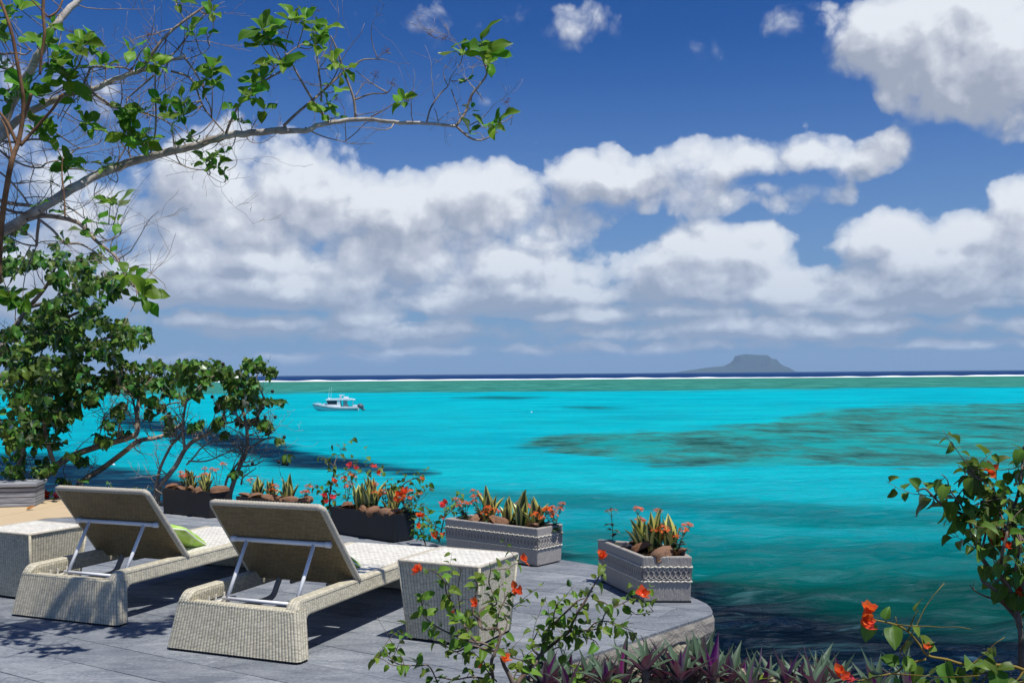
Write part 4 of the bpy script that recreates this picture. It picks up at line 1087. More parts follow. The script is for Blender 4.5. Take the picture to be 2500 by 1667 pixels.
BOUG = [leaf_mesh('bougainvillea_leaf', M_BOUG, p_ovate(0.33), 5, f, d, 0.02, i) for i, (f, d) in enumerate(((0.35, 0.2), (0.65, 0.35), (0.2, 0.55), (0.8, 0.15)))]
BOUGD = [leaf_mesh('bougainvillea_leaf', M_BOUGD, p_ovate(0.36), 6, f, d, 0.03, i) for i, (f, d) in enumerate(((0.35, 0.25), (0.65, 0.45), (0.2, 0.6), (0.8, 0.2)))]
TREEL = [leaf_mesh('tree_leaf', M_TREE, p_obov(wd), 7, f, d, wv, i) for i, (f, d, wd, wv) in enumerate(((0.35, 0.15, 0.29, 0.05), (0.65, 0.45, 0.27, 0.07), (0.15, 0.7, 0.33, 0.08), (0.45, -0.15, 0.25, 0.05), (0.9, 0.25, 0.30, 0.06), (-0.2, 0.4, 0.34, 0.09)))]
HIBL = [leaf_mesh('heart_leaf', M_HIB, p_heart(0.47), 5, f, d, 0.03, i) for i, (f, d) in enumerate(((0.25, 0.2), (0.5, 0.35), (0.15, 0.5)))]
RHO = [leaf_mesh('rhoeo_leaf', M_RHOEO, p_lance(0.098), 7, f, d, 0.0, i) for i, (f, d) in enumerate(((0.55, 0.10), (0.65, 0.28), (0.5, 0.5), (0.7, 0.02)))]
SUC = [leaf_mesh('succulent_leaf', M_SUCC, p_obov(0.36), 4, f, d, 0.0, i) for i, (f, d) in enumerate(((0.3, 0.2), (0.15, 0.4)))]
def snake_mat():
    mt, k, out = mat('snake_plant_leaf')
    uv = k.add('ShaderNodeTexCoord').outputs['UV']; u, v, _ = k.sep(uv); oi = k.add('ShaderNodeObjectInfo').outputs['Random']
    e = k.m('ABSOLUTE', k.m('SUBTRACT', k.m('MULTIPLY', u, 2.0), 1.0))
    bn = k.noise(k.map(k.xyz(u, k.m('ADD', v, k.m('MULTIPLY', oi, 9.0)), 0), (3, 26, 1)), 1.0, 4, 0.6)
    g = k.mix(k.sm(bn, 0.42, 0.62), (0.022, 0.055, 0.020), (0.075, 0.125, 0.050))
    c = k.mix(k.sm(k.m('ADD', e, k.m('MULTIPLY', bn, 0.16)), 0.50, 0.62), g, (0.66, 0.62, 0.17))
    bsdf(k, out, c, 0.35, 0.45); return mt
M_SNAKE = snake_mat()
def p_sword(w): return lambda t: w * (0.55 + 0.45 * math.sin(math.pi * min(1.0, t * 0.75 + 0.12))) * (1 - max(0, (t - 0.55) / 0.45) ** 2.0)
SNK = [leaf_mesh('sword_leaf', M_SNAKE, p_sword(0.122), 8, f, d, 0.012, i) for i, (f, d) in enumerate(((0.5, 0.05), (0.6, 0.22), (0.4, -0.08)))]

def bract_mesh(mt, name='bract'):
    return leaf_mesh(name, mt, p_ovate(0.40), 5, 0.30, -0.30, 0.05, 3)
BR_O, BR_P, BR_R = bract_mesh(M_ORANGE), bract_mesh(M_PINK), bract_mesh(M_RED)
def bougain_flower(parent, pos, size, kind='o', n=6, out=None):
    """a bract cluster: papery bracts round a tiny cream floret; one part with the bracts as sub-parts"""
    me = {'o': BR_O, 'p': BR_P, 'r': BR_R}[kind]
    pos = Vector(pos)
    b = MB(); b.ellipsoid((0, 0, 0), (size * 0.11,) * 3, 6, 4)
    fl = b.build('flower', M_CREAM, parent, True); fl.matrix_basis = Matrix.Translation(pos)
    axis = Vector(out).normalized() if out is not None else (Vector((0, -0.5, 0.6)) + rvec(0.5)).normalized()
    for i in range(n):
        an = 2 * math.pi * i / n + ru(-0.35, 0.35)
        s = axis.orthogonal().normalized(); q = axis.cross(s)
        d = (s * math.cos(an) + q * math.sin(an)) * ru(0.55, 1.0) + axis * ru(0.15, 0.8)
        base = rvec(size * 0.25) if i > 2 else rvec(size * 0.06)
        link('bract', me, fl, orient(base, d, axis + rvec(0.4), size * ru(0.75, 1.05)))
    return fl

# ------------------------------------------------------------------ plants in the planters
def snake_plant(pos, size, n, label, lean=0.35, grp='snake plants in the planters'):
    t = thing('snake_plant', label, 'snake plant', pos, ru(0, 6.28), grp)
    for i in range(n):
        an = 2 * math.pi * i / n * 1.618 + ru(-0.3, 0.3); ring = i / n
        tilt = lean * (0.25 + 0.85 * ring) * ru(0.7, 1.25)
        o = Vector((math.cos(an), math.sin(an), 0)); L = size * (1.05 - 0.42 * ring) * ru(0.85, 1.1)
        d = Vector((0, 0, 1)) + o * math.tan(tilt)
        link('sword_leaf', random.choice(SNK), t, orient(o * size * 0.10 * (0.3 + ring) - Vector((0, 0, 0.03)), d, -o + rvec(0.15), (L * 1.15, L, L)))
    return t
def floret_cluster(parent, pos, r, mt, n=26, dry=False):
    """an umbel of small four petalled florets on thin stalks"""
    b = MB(pos)
    pos = Vector(pos)
    for i in range(n):
        a = ru(0, 6.28); rr = r * math.sqrt(rnd()); p = pos + Vector((rr * math.cos(a), rr * math.sin(a), r * 0.45 * (1 - (rr / r) ** 2) + ru(-0.2, 0.25) * r))
        if i % 3 == 0: b.tube([pos - Vector((0, 0, r * 0.9)), p], 0.0010, 3, False, 1)
        s = r * ru(0.20, 0.30); up = (p - pos + Vector((0, 0, r * 0.8))).normalized(); x = up.orthogonal().normalized(); y = up.cross(x)
        for q in range(4):
            an = q * math.pi / 2 + a; e = x * math.cos(an) + y * math.sin(an); f = x * math.cos(an + 1.57) + y * math.sin(an + 1.57)
            k = b.verts([p, p + e * s * 0.6 + f * s * 0.36 + up * s * 0.2, p + e * s * 1.1 + up * s * 0.3, p + e * s * 0.6 - f * s * 0.36 + up * s * 0.2]); b.face((k, k + 1, k + 2, k + 3))
    me = b.mesh('flower_head', [mt, M_GSTEM]); o = link('flower_head', me, parent, Matrix.Translation(pos))
    return o
def kalanchoe(pos, hgt, heads, label, nl=24, dry=False, spread=0.07):
    t = thing('kalanchoe', label, 'flowering plant', pos, 0, 'kalanchoe flowers in the planters')
    for k in range(heads):
        an = ru(0, 6.28); e = Vector((math.cos(an), math.sin(an), 0)) * spread * ru(0.3, 1.2); h = hgt * (1.0 if k == 0 else ru(0.6, 0.95))
        b = MB(); pts = spline([Vector((0, 0, -0.03)), e * 0.35 + Vector((0, 0, h * 0.4)), e + Vector((0, 0, h * 0.92))], 3)
        b.tube(pts, 0.0024, 5); b.build('stem', M_GSTEM, t)
        floret_cluster(t, e + Vector((0, 0, h)), ru(0.030, 0.044), M_DRYFL if dry else M_KAL)
        for j in range(max(5, nl // heads)):
            f = ru(0.05, 0.62); p = pts[min(len(pts) - 1, int(f * len(pts)))]; a2 = ru(0, 6.28)
            d = Vector((math.cos(a2), math.sin(a2), ru(-0.1, 0.9))); link('leaf', random.choice(SUC), t, orient(p, d, (0, 0, 1), ru(0.045, 0.075) * (1.15 - f * 0.6)))
    return t
def husk_mat():
    mt, k, out = mat('coconut_husk')
    t = k.add('ShaderNodeTexCoord').outputs['Object']; oi = k.add('ShaderNodeObjectInfo').outputs['Random']
    f = k.noise(k.map(t, (22, 170, 170)), 1.0, 5, 0.65, 0.3); b = k.noise(t, 18, 4, 0.6)
    c = k.mix(k.m('ADD', k.m('MULTIPLY', f, 0.6), k.m('MULTIPLY', b, 0.4)), (0.10, 0.042, 0.022), (0.42, 0.215, 0.12))
    c = k.mix(k.m('MULTIPLY', oi, 0.45), c, (0.36, 0.24, 0.165))
    bsdf(k, out, c, 0.8, 0.2, k.bump(f, 1.0, 0.012)); return mt
M_HUSK = husk_mat(); M_FIBRE = plain('coconut_fibre', (0.26, 0.12, 0.04), 0.9, 0.1, 0.4, 80)
def husk(pos, size, label, half=True):
    t = thing('coconut_husk', label, 'coconut husk', pos, 0, 'coconut husks laid in the planters')
    b = MB(); seg, rg = 14, 9; vs = []; sd = ru(0, 90)
    for i in range(rg + 1):
        th = math.pi * i / rg
        for k in range(seg):
            ph = 2 * math.pi * k / seg
            x = math.cos(th); rr = math.sin(th) ** 0.9 * (0.74 + 0.10 * math.cos(3 * ph + 0.4)) * (1 - 0.30 * x)
            p = Vector((x * 1.28 + 0.16 * max(0, x) ** 3, rr * math.cos(ph), rr * math.sin(ph)))
            if half and p.z < -0.05: p.z = -0.05 - 0.35 * (p.z + 0.05)          # a split half: its cut side is hollow
            p *= 1 + 0.20 * mnoise.noise(p * 1.7 + Vector((sd, 0, 0)))
            vs.append(p * size)
    b.verts(vs)
    for i in range(rg):
        for k in range(seg):
            k2 = (k + 1) % seg; b.face((i * seg + k, i * seg + k2, (i + 1) * seg + k2, (i + 1) * seg + k))
    sh = b.build('shell', M_HUSK, t, True); sh.rotation_euler = (ru(-0.9, 0.9), ru(-0.5, 0.2), ru(0, 6.28))
    b = MB()
    for i in range(16):
        a = ru(0, 6.28); p = Vector((math.cos(a) * size * 0.8, math.sin(a) * size * 0.65, ru(-0.2, 0.5) * size)); d = Vector((p.x, p.y, ru(0, 0.05))).normalized()
        b.tube([p, p + d * size * 0.25 + Vector((0, 0, ru(-0.01, 0.02))), p + d * size * ru(0.4, 0.6) + Vector((ru(-.01, .01), ru(-.01, .01), ru(-0.03, 0.0)))], 0.0009, 3, False)
    o = b.build('fibre', M_FIBRE, t); o['kind'] = 'stuff'; return t
def inpl(pl, s, f, dz=0.0):
    """point on the soil: s along the front edge (0 left .. 1 right), f from front (0) to back (1)"""
    FL, FR, BR, BL = pl['rim']; p = FL.lerp(FR, s).lerp(BL.lerp(BR, s), f) + pl['c']; return (p.x, p.y, pl['h'] - 0.02 + dz)
ORD = 'first second third fourth fifth sixth seventh eighth ninth tenth eleventh twelfth thirteenth fourteenth'.split()
PLN = {id(pl1): 'dark planter furthest left', id(pl2): 'dark planter behind the middle lounger', id(pl3): 'black planter beside the middle lounger', id(pl4): 'long carved stone planter', id(pl5): 'carved planter on the terrace corner'}
def fill(pl, snakes, husks, kals, husk_size=0.066):
    nm = PLN[id(pl)]
    for i, (s, f, size, n) in enumerate(snakes):
        snake_plant(inpl(pl, s, f), size * 1.06, n + 3, ('left hand' if i == 0 else 'right hand' if i == len(snakes) - 1 else ('middle' if len(snakes) == 3 else 'second' if i == 1 else 'third') ) + ' yellow edged snake plant in the ' + nm)
    for i, (s, f, sc) in enumerate(husks):
        husk(inpl(pl, s, f, 0.02), husk_size * sc, f'{ORD[i]} brown coconut husk from the left in the ' + nm)
    for i, (s, f, h, hd, dry) in enumerate(kals):
        kalanchoe(inpl(pl, s, f), h * 0.93, hd + (0 if dry else 1), (f'withered kalanchoe flower head at the left end of the ' if dry else f'{ORD[i]} orange flowered kalanchoe from the left in the ') + nm, dry=dry)
fill(pl1, [(0.34, 0.6, 0.24, 8), (0.66, 0.6, 0.22, 8), (0.72, 0.35, 0.19, 6)], [(0.06, 0.35, 0.85), (0.30, 0.2, 0.9), (0.52, 0.2, 0.85), (0.72, 0.18, 0.9), (0.97, 0.55, 1.15)], [(0.10, 0.8, 0.14, 2, False), (0.28, 0.4, 0.20, 1, False), (0.55, 0.7, 0.24, 3, False), (0.86, 0.7, 0.29, 2, False)])
fill(pl2, [(0.20, 0.55, 0.22, 8), (0.45, 0.55, 0.22, 8), (0.80, 0.5, 0.25, 9)], [(0.10, 0.2, 0.8), (0.30, 0.2, 0.9), (0.58, 0.2, 1.0), (0.78, 0.2, 0.8), (0.90, 0.35, 0.9), (0.99, 0.8, 0.8)], [(0.06, 0.8, 0.16, 1, False), (0.58, 0.35, 0.15, 2, False), (0.97, 0.7, 0.15, 2, False)])
fill(pl3, [(0.30, 0.55, 0.28, 8), (0.50, 0.5, 0.33, 11), (0.82, 0.5, 0.26, 9)], [(0.22, 0.2, 1.0), (0.50, 0.15, 0.8), (0.66, 0.15, 0.95), (0.84, 0.15, 0.85), (0.95, 0.25, 0.8)], [(0.10, 0.5, 0.30, 3, False), (0.58, 0.3, 0.26, 2, False), (0.64, 0.7, 0.20, 2, False), (0.97, 0.6, 0.22, 3, False), (1.0, 0.85, 0.18, 2, False)])
fill(pl4, [(0.34, 0.55, 0.28, 9), (0.50, 0.7, 0.22, 6), (0.70, 0.5, 0.27, 8), (0.86, 0.5, 0.23, 8)], [(0.27, 0.25, 0.85), (0.46, 0.25, 0.95), (0.55, 0.25, 0.85), (0.90, 0.2, 0.6)], [(0.06, 0.6, 0.16, 4, False), (0.20, 0.7, 0.23, 4, False), (0.40, 0.4, 0.13, 4, False), (0.60, 0.75, 0.15, 3, False), (0.92, 0.5, 0.15, 5, False), (0.98, 0.75, 0.18, 4, False)])
fill(pl5, [(0.45, 0.62, 0.25, 8), (0.55, 0.48, 0.27, 9), (0.78, 0.40, 0.24, 9)], [(0.45, 0.78, 0.75), (0.38, 0.44, 1.05), (0.50, 0.12, 1.12), (0.88, 0.22, 0.85)], [(0.2, 0.97, 0.24, 1, True), (0.45, 0.85, 0.26, 2, False), (0.75, 0.80, 0.25, 2, False), (0.55, 0.35, 0.16, 2, False), (0.80, 0.22, 0.20, 3, False)])

# ------------------------------------------------------------------ growing stems
def twig(b, p, d, L, r, rng, n=6, wig=0.35, up=0.0, sub=0.0, mi=0, tips=None, sides=5, minr=0.0012):
    """a wandering twig, with side twigs; collects its tips"""
    pts = [Vector(p)]; rad = [r]; d = Vector(d).normalized()
    for i in range(n):
        d = (d + Vector((rng.uniform(-1, 1), rng.uniform(-1, 1), rng.uniform(-1, 1))) * wig + Vector((0, 0, up))).normalized()
        pts.append(pts[-1] + d * L / n); rad.append(max(minr, r * (1 - 0.75 * (i + 1) / n)))
    b.tube(pts, rad, sides, True, mi)
    if tips is not None: tips.append((pts[-1], d.copy()))
    if sub > 0 and L > 0.05:
        for i in range(1, n):
            if rng.random() < sub:
                sd = (d + Vector((rng.uniform(-1, 1), rng.uniform(-1, 1), rng.uniform(-0.6, 1)))).normalized()
                twig(b, pts[i], sd, L * rng.uniform(0.3, 0.6), rad[i] * 0.6, rng, max(3, n - 2), wig, up, sub * 0.55, mi, tips, 4, minr)
    return pts
def stems(paths, depth_fn, n=4):
    """traced stems: list of (points u,v or u,v,d; radius start, end)"""
    out = []
    for pth, r0, r1 in paths:
        pts = [P(q[0], q[1], q[2] if len(q) > 2 else depth_fn(q[0], q[1])) for q in pth]
        s = spline(pts, n); N = len(s)
        out.append((s, [r0 + (r1 - r0) * i / max(1, N - 1) for i in range(N)]))
    return out
def leaves_along(parent, off, pts, meshes, name, rng, gap, size, hang=0.3, start=0.0, cnt=None, petiole=None, two=True):
    acc = 0.0; tot = sum((pts[i + 1] - pts[i]).length for i in range(len(pts) - 1)); run = 0.0; made = 0; sgn = 1; ang = rng.uniform(0, 6)
    for i in range(len(pts) - 1):
        seg = pts[i + 1] - pts[i]; L = seg.length; acc += L; run += L
        if run < start * tot: acc = 0; continue
        while acc > gap:
            acc -= gap * rng.uniform(0.7, 1.4); t = seg.normalized(); s = t.orthogonal().normalized(); q = t.cross(s)
            ang += 2.4 + rng.uniform(-0.5, 0.5)
            o = (s * math.cos(ang) + q * math.sin(ang))
            d = o + t * rng.uniform(0.0, 0.6) + Vector((0, 0, -hang * rng.uniform(0.2, 1.8)))
            p = pts[i] + seg * rng.random(); sz = size * rng.uniform(0.6, 1.25)
            base = p + d.normalized() * sz * 0.18
            if petiole is not None: petiole.tube([p, base], 0.0008, 3, False)
            nrm = Vector((0, 0, 1)) * 0.8 + Vector((rng.uniform(-.7, .7), rng.uniform(-.9, .5), rng.uniform(-.2, .5)))
            link(name, rng.choice(meshes), parent, orient(base - off, d, nrm, sz)); made += 1
    return made

def bougainvillea(label, base, paths, depth_fn, leafmeshes, leafsize, gap, flowers, rng, fsize=0.03, stem_mat=None, hang=0.35, extra=0, bare=()):
    t = thing('bougainvillea', label, 'bougainvillea', base, 0); off = Vector(base)
    b = MB(off); pet = MB(off); S = stems(paths, depth_fn); made = 0
    for i, (pts, rad) in enumerate(S):
        b.tube(pts, rad, 6)
        if i not in bare:
            made += leaves_along(t, off, pts, leafmeshes, 'leaf', rng, gap, leafsize, hang, 0.12 if rad[0] > 0.006 else 0.0, None, pet)
        for k in range(extra):
            j = rng.randrange(len(pts) // 4, len(pts)); d = Vector((rng.uniform(-1, 1), rng.uniform(-.6, .6), rng.uniform(-.3, 1)))
            tw = twig(b, pts[j], d, leafsize * rng.uniform(1.5, 4), 0.0018, rng, 5, 0.25, 0.05, 0, 0, None, 4, 0.0007)
            if i not in bare: made += leaves_along(t, off, tw, leafmeshes, 'leaf', rng, gap * 0.9, leafsize * 0.8, hang, 0.1, None, pet)
            # thorns
            b.tube([pts[j], pts[j] + d.normalized() * leafsize * 0.25], [0.0009, 0.0002], 3, False)
    b.build('stem', stem_mat or M_BSTEM, t, True)
    if pet.f: o = pet.build('petiole', M_GSTEM, t); o['kind'] = 'stuff'
    for (u, v, d, sz, kind, n) in flowers:
        bougain_flower(t, P(u, v, d) - off, sz, kind, n)
    return made
# ------------------------------------------------------------------ bougainvillea in front
Z3 = lambda pts, x0=1000, y0=1350, f=0.2126: [(x0 + a * f, y0 + c * f) for a, c in pts]
rg = random.Random(11)
FD = 3.75
base = P(1255, 1760, FD); base.z = -0.45
def fdep(u, v): return FD + 0.22 * mnoise.noise(Vector((u * 0.006, v * 0.006, 2.0))) + (u - 1250) * 0.00035
fp = [
    (Z3([(1240, 2050), (1190, 1600), (1180, 1480), (1120, 1350), (1090, 1300), (1050, 1190)]), 0.012, 0.006),
    (Z3([(1240, 2050), (1220, 1560), (1330, 1380), (1440, 1260), (1500, 1170), (1600, 1080), (1700, 1000), (1830, 900), (1860, 820), (1930, 680), (2010, 560), (2080, 430), (2150, 310), (2200, 210), (2230, 90)]), 0.010, 0.0022),
    (Z3([(1830, 900), (1950, 890), (2050, 880), (2190, 850), (2230, 720), (2310, 640), (2420, 590)]), 0.004, 0.0016),
    (Z3([(2050, 880), (2130, 800), (2250, 780), (2370, 810), (2480, 860), (2560, 900), (2610, 990)]), 0.003, 0.0012),
    (Z3([(2100, 520), (2220, 560), (2330, 610), (2450, 570), (2560, 520), (2650, 490)]), 0.003, 0.0014),
    (Z3([(2450, 570), (2520, 640), (2600, 700), (2700, 690), (2800, 670)]), 0.0022, 0.001),
    (Z3([(1520, 1130), (1560, 920), (1640, 820), (1740, 730), (1850, 620), (1920, 550), (2010, 515)]), 0.006, 0.002),
    (Z3([(1540, 1120), (1640, 870), (1660, 690), (1700, 560)]), 0.004, 0.0015),
    (Z3([(1500, 1190), (1400, 1080), (1440, 960), (1480, 880)]), 0.004, 0.0016),
    (Z3([(1450, 1250), (1330, 1210), (1290, 1120)]), 0.003, 0.0014),
    (Z3([(1640, 1110), (1720, 1080), (1760, 1180), (1790, 1260)]), 0.003, 0.0014),
    (Z3([(1700, 960), (1850, 960), (1980, 960), (2120, 1000), (2180, 1080)]), 0.003, 0.0014),
    (Z3([(960, 1450), (940, 1250), (980, 1140), (1040, 960), (1000, 860), (830, 870), (780, 750), (730, 680), (760, 480), (780, 370), (750, 290)]), 0.0065, 0.002),
    (Z3([(830, 870), (800, 700), (860, 620), (1000, 580), (930, 400), (910, 320), (930, 200), (920, 110)]), 0.004, 0.0016),
    (Z3([(930, 190), (1030, 185), (1140, 170), (1200, 130), (1270, 100)]), 0.0022, 0.0012),
    (Z3([(1000, 870), (1020, 700), (1080, 560), (1130, 470), (1190, 430)]), 0.003, 0.0015),
    (Z3([(1080, 560), (1160, 600), (1230, 660)]), 0.002, 0.001),
    (Z3([(960, 1120), (870, 1040), (700, 1010), (560, 960), (400, 890), (250, 800), (150, 690), (140, 560), (145, 490)]), 0.0045, 0.0013),
    (Z3([(760, 1010), (690, 930), (600, 780), (540, 680), (470, 540), (420, 440), (400, 330), (300, 220), (190, 180)]), 0.004, 0.0016),
    (Z3([(600, 780), (570, 560), (550, 420), (590, 200), (560, 160)]), 0.0024, 0.001),
    (Z3([(960, 1120), (840, 1090), (700, 1060), (540, 1130), (430, 1070), (330, 1020), (210, 980)]), 0.004, 0.0014),
    (Z3([(1040, 960), (1100, 880), (1120, 780), (1080, 700)]), 0.003, 0.0014),
    (Z3([(560, 960), (530, 830), (540, 720)]), 0.002, 0.001),
    (Z3([(350, 1560), (230, 1300), (100, 1290), (-130, 1270), (-220, 1200), (-290, 1130)]), 0.003, 0.0012),
    (Z3([(-60, 1290), (-100, 1180), (-160, 1090), (-190, 1020)]), 0.0018, 0.0008),
    (Z3([(-60, 1300), (-200, 1280), (-300, 1220), (-400, 1180)]), 0.002, 0.001),
    (Z3([(960, 1500), (860, 1440), (700, 1420), (520, 1450), (380, 1430), (290, 1420)]), 0.0045, 0.0015),
    (Z3([(1000, 1470), (880, 1330), (860, 1250), (820, 1220)]), 0.003, 0.0014),
    (Z3([(1170, 1480), (1240, 1340), (1300, 1240), (1180, 1200)]), 0.003, 0.0014),
]
fl = [(1025, 1388, FD - .02, 0.034, 'o', 7), (1012, 1398, FD - .03, 0.03, 'o', 5), (1274, 1366, FD - .02, 0.03, 'o', 6), (1262, 1441, FD - .02, 0.032, 'o', 7), (1161, 1473, FD - .06, 0.025, 'o', 7),
      (1230, 1614, FD - .08, 0.036, 'o', 6), (1172, 1624, FD - .03, 0.018, 'o', 4), (1110, 1495, FD - .02, 0.014, 'o', 4), (1476, 1361, FD + .03, 0.034, 'o', 7), (1568, 1452, FD + .06, 0.036, 'o', 7)]
bougainvillea('sprawling bougainvillea with coral flowers in front of the sunlit wicker table', base, fp, fdep, BOUG, 0.0425, 0.0195, fl, rg, extra=1, bare=(0, 19, 24))

# big leaved bougainvillea at the right, close to the camera
rg = random.Random(23)
RD = 2.35
base = P(2560, 1900, RD); base.z = -0.45
def rdep(u, v): return RD + 0.14 * mnoise.noise(Vector((u * 0.01, v * 0.01, 5.0)))
Z4 = lambda pts: Z3(pts, 1700, 1150, 0.34014)
Z5 = lambda pts: Z3(pts, 2150, 1050, 0.3937)
rp = [
    ([(2520, 2100), (2500, 1760)] + Z4([(2350, 1480), (2330, 1370), (2320, 1100), (2230, 970), (2150, 860), (2060, 790), (2045, 730)]), 0.0072, 0.004),
    (Z4([(2322, 1120), (2300, 1000), (2250, 860), (2180, 750), (2100, 690), (2040, 600), (1990, 470), (1950, 340), (1850, 280), (1770, 245), (1700, 180), (1640, 125), (1580, 145)]), 0.0075, 0.0016),
    (Z4([(2310, 900), (2352, 760), (2440, 600), (2470, 400)]), 0.0075, 0.005),
    (Z4([(2250, 1000), (2180, 935), (2060, 890), (1990, 850), (1965, 815)]), 0.0035, 0.001),
    (Z5([(700, 400), (690, 350), (640, 320), (560, 280), (520, 250), (480, 220)]), 0.002, 0.0012),
    (Z4([(2180, 750), (2200, 560), (2230, 430), (2180, 300), (2120, 110), (2060, 60), (1940, 0)]), 0.004, 0.0012),
    (Z4([(2040, 600), (2080, 420), (2060, 330), (1990, 280)]), 0.003, 0.001),
    (Z4([(2440, 600), (2330, 480), (2260, 330), (2300, 200), (2330, 60), (2340, -60), (2350, -180)]), 0.005, 0.002),
    (Z4([(2440, 560), (2380, 380), (2400, 200), (2390, 60), (2420, -120)]), 0.005, 0.002),
    (Z4([(2300, 860), (2290, 700), (2330, 520), (2300, 400)]), 0.004, 0.0015),
    (Z4([(1960, 360), (1900, 240), (1830, 150), (1800, 60), (1760, 20)]), 0.0025, 0.001),
    (Z4([(2230, 430), (2140, 400), (2070, 360)]), 0.0025, 0.001),
    (Z4([(2260, 330), (2200, 200), (2160, 180), (2010, 240)]), 0.0025, 0.001),
    (Z4([(2480, 1250), (2420, 1000), (2380, 900), (2300, 830)]), 0.003, 0.001),
]
rf = [(2413, 1151, RD, 0.026, 'o', 5), (2420, 1320, RD - .05, 0.022, 'r', 5), (2448, 1318, RD - .05, 0.026, 'r', 5), (2455, 1335, RD - .03, 0.02, 'r', 4), (2487, 1452, RD, 0.02, 'r', 4)]
bougainvillea('tall large leaved bougainvillea with grey bark at the right edge of the picture', base, rp, rdep, BOUGD, 0.041, 0.0180, rf, rg, extra=2, bare=(0, 3), hang=0.5)
rg = random.Random(29)
RD2 = 2.15
base = P(2640, 1800, RD2); base.z = -0.45
def rdep2(u, v): return RD2 + 0.05 * mnoise.noise(Vector((u * 0.01, v * 0.01, 9.0)))
rp = [
    ([(2640, 1900), (2590, 1680)] + Z4([(2352, 1425), (2200, 1390), (1950, 1390), (1800, 1350), (1660, 1320), (1600, 1240), (1520, 1150), (1430, 1100), (1300, 1070), (1250, 1060)]), 0.0042, 0.0014),
    (Z4([(1650, 1345), (1500, 1390), (1440, 1440), (1350, 1460), (1240, 1490), (1150, 1500)]), 0.0026, 0.001),
    (Z4([(1520, 1380), (1460, 1290)]), 0.0016, 0.0006),
    (Z4([(1950, 1390), (1900, 1470), (1850, 1560)]), 0.0022, 0.001),
    (Z4([(2200, 1390), (2120, 1440), (2040, 1520)]), 0.0022, 0.001),
    (Z4([(1440, 1100), (1430, 1040)]), 0.001, 0.0005),
    (Z4([(2352, 1425), (2300, 1500), (2200, 1540)]), 0.0025, 0.001),
]
rf = [(2122, 1492, RD2, 0.027, 'o', 7), (2110, 1510, RD2 - .01, 0.027, 'o', 7), (2118, 1532, RD2 - .01, 0.025, 'p', 6), (2264, 1583, RD2, 0.014, 'o', 4), (2054, 1646, RD2, 0.024, 'o', 6), (2072, 1664, RD2, 0.02, 'p', 5)]
bougainvillea('bougainvillea runner with yellow stems and a coral flower tip, low at the right', base, rp, rdep2, BOUGD, 0.044, 0.026, rf, rg, stem_mat=plain('yellow_stem', (0.24, 0.17, 0.035), 0.7, 0.2, 0.3, 40), extra=1, bare=(2, 5), hang=0.5)

# bougainvilleas climbing beside the planters, rooted in the bank
rg = random.Random(31)
def const(d): return lambda u, v: d + 0.1 * mnoise.noise(Vector((u * 0.02, v * 0.02, d)))
Z8 = lambda pts: Z3(pts, 600, 1100, 0.2126)
b1 = P(808, 1330, 9.3)
bougainvillea('upright bougainvillea rising at the left end of the black planter', b1, [
    (Z8([(950, 950), (955, 780), (965, 560), (975, 430), (1010, 260), (1010, 180), (1050, 60)]), 0.011, 0.004), (Z8([(1000, 300), (1120, 260), (1180, 230), (1260, 270), (1280, 330)]), 0.005, 0.002),
    (Z8([(960, 520), (930, 430), (900, 500), (880, 580)]), 0.005, 0.002), (Z8([(960, 600), (1000, 540), (1030, 560)]), 0.004, 0.002), (Z8([(1050, 60), (1100, 30), (1080, 0), (1095, -40)]), 0.003, 0.0012),
    (Z8([(1010, 180), (960, 130), (900, 80), (830, 60)]), 0.004, 0.0015), (Z8([(1260, 270), (1380, 235), (1450, 240), (1500, 250)]), 0.003, 0.0015), (Z8([(900, 500), (850, 420), (800, 390), (830, 470)]), 0.003, 0.0015)],
    const(9.3), BOUGD, 0.062, 0.045, [(855, 1137, 9.2, 0.05, 'p', 7), (867, 1142, 9.2, 0.045, 'p', 6), (911, 1141, 9.2, 0.045, 'p', 5), (922, 1156, 9.2, 0.05, 'o', 5), (815, 1178, 9.1, 0.05, 'o', 7), (795, 1212, 9.2, 0.05, 'p', 7), (811, 1217, 9.2, 0.05, 'p', 6), (795, 1226, 9.2, 0.045, 'p', 5)], rg, extra=2)
b2 = P(1022, 1330, 8.9)
bougainvillea('leafy bougainvillea arching over the right end of the black planter', b2, [
    (Z8([(1920, 900), (1830, 640), (1800, 540), (1780, 440), (1830, 370), (1900, 330), (1980, 310), (2020, 280)]), 0.009, 0.003), (Z8([(1820, 620), (1900, 560), (1960, 470), (1950, 410)]), 0.005, 0.002),
    (Z8([(1790, 470), (1720, 400), (1650, 430), (1740, 360)]), 0.004, 0.002), (Z8([(1850, 650), (1950, 580), (2040, 540), (2080, 480)]), 0.003, 0.001), (Z8([(1800, 540), (1860, 470), (1870, 420)]), 0.004, 0.002), (Z8([(1760, 560), (1720, 480), (1700, 440)]), 0.004, 0.002)],
    const(8.8), BOUGD, 0.06, 0.04, [(1031, 1170, 8.7, 0.03, 'o', 4), (985, 1200, 8.6, 0.05, 'o', 7), (973, 1209, 8.6, 0.045, 'o', 6), (962, 1221, 8.6, 0.05, 'o', 6)], rg, extra=2, bare=(3,))
b3 = P(1060, 1350, 8.3)
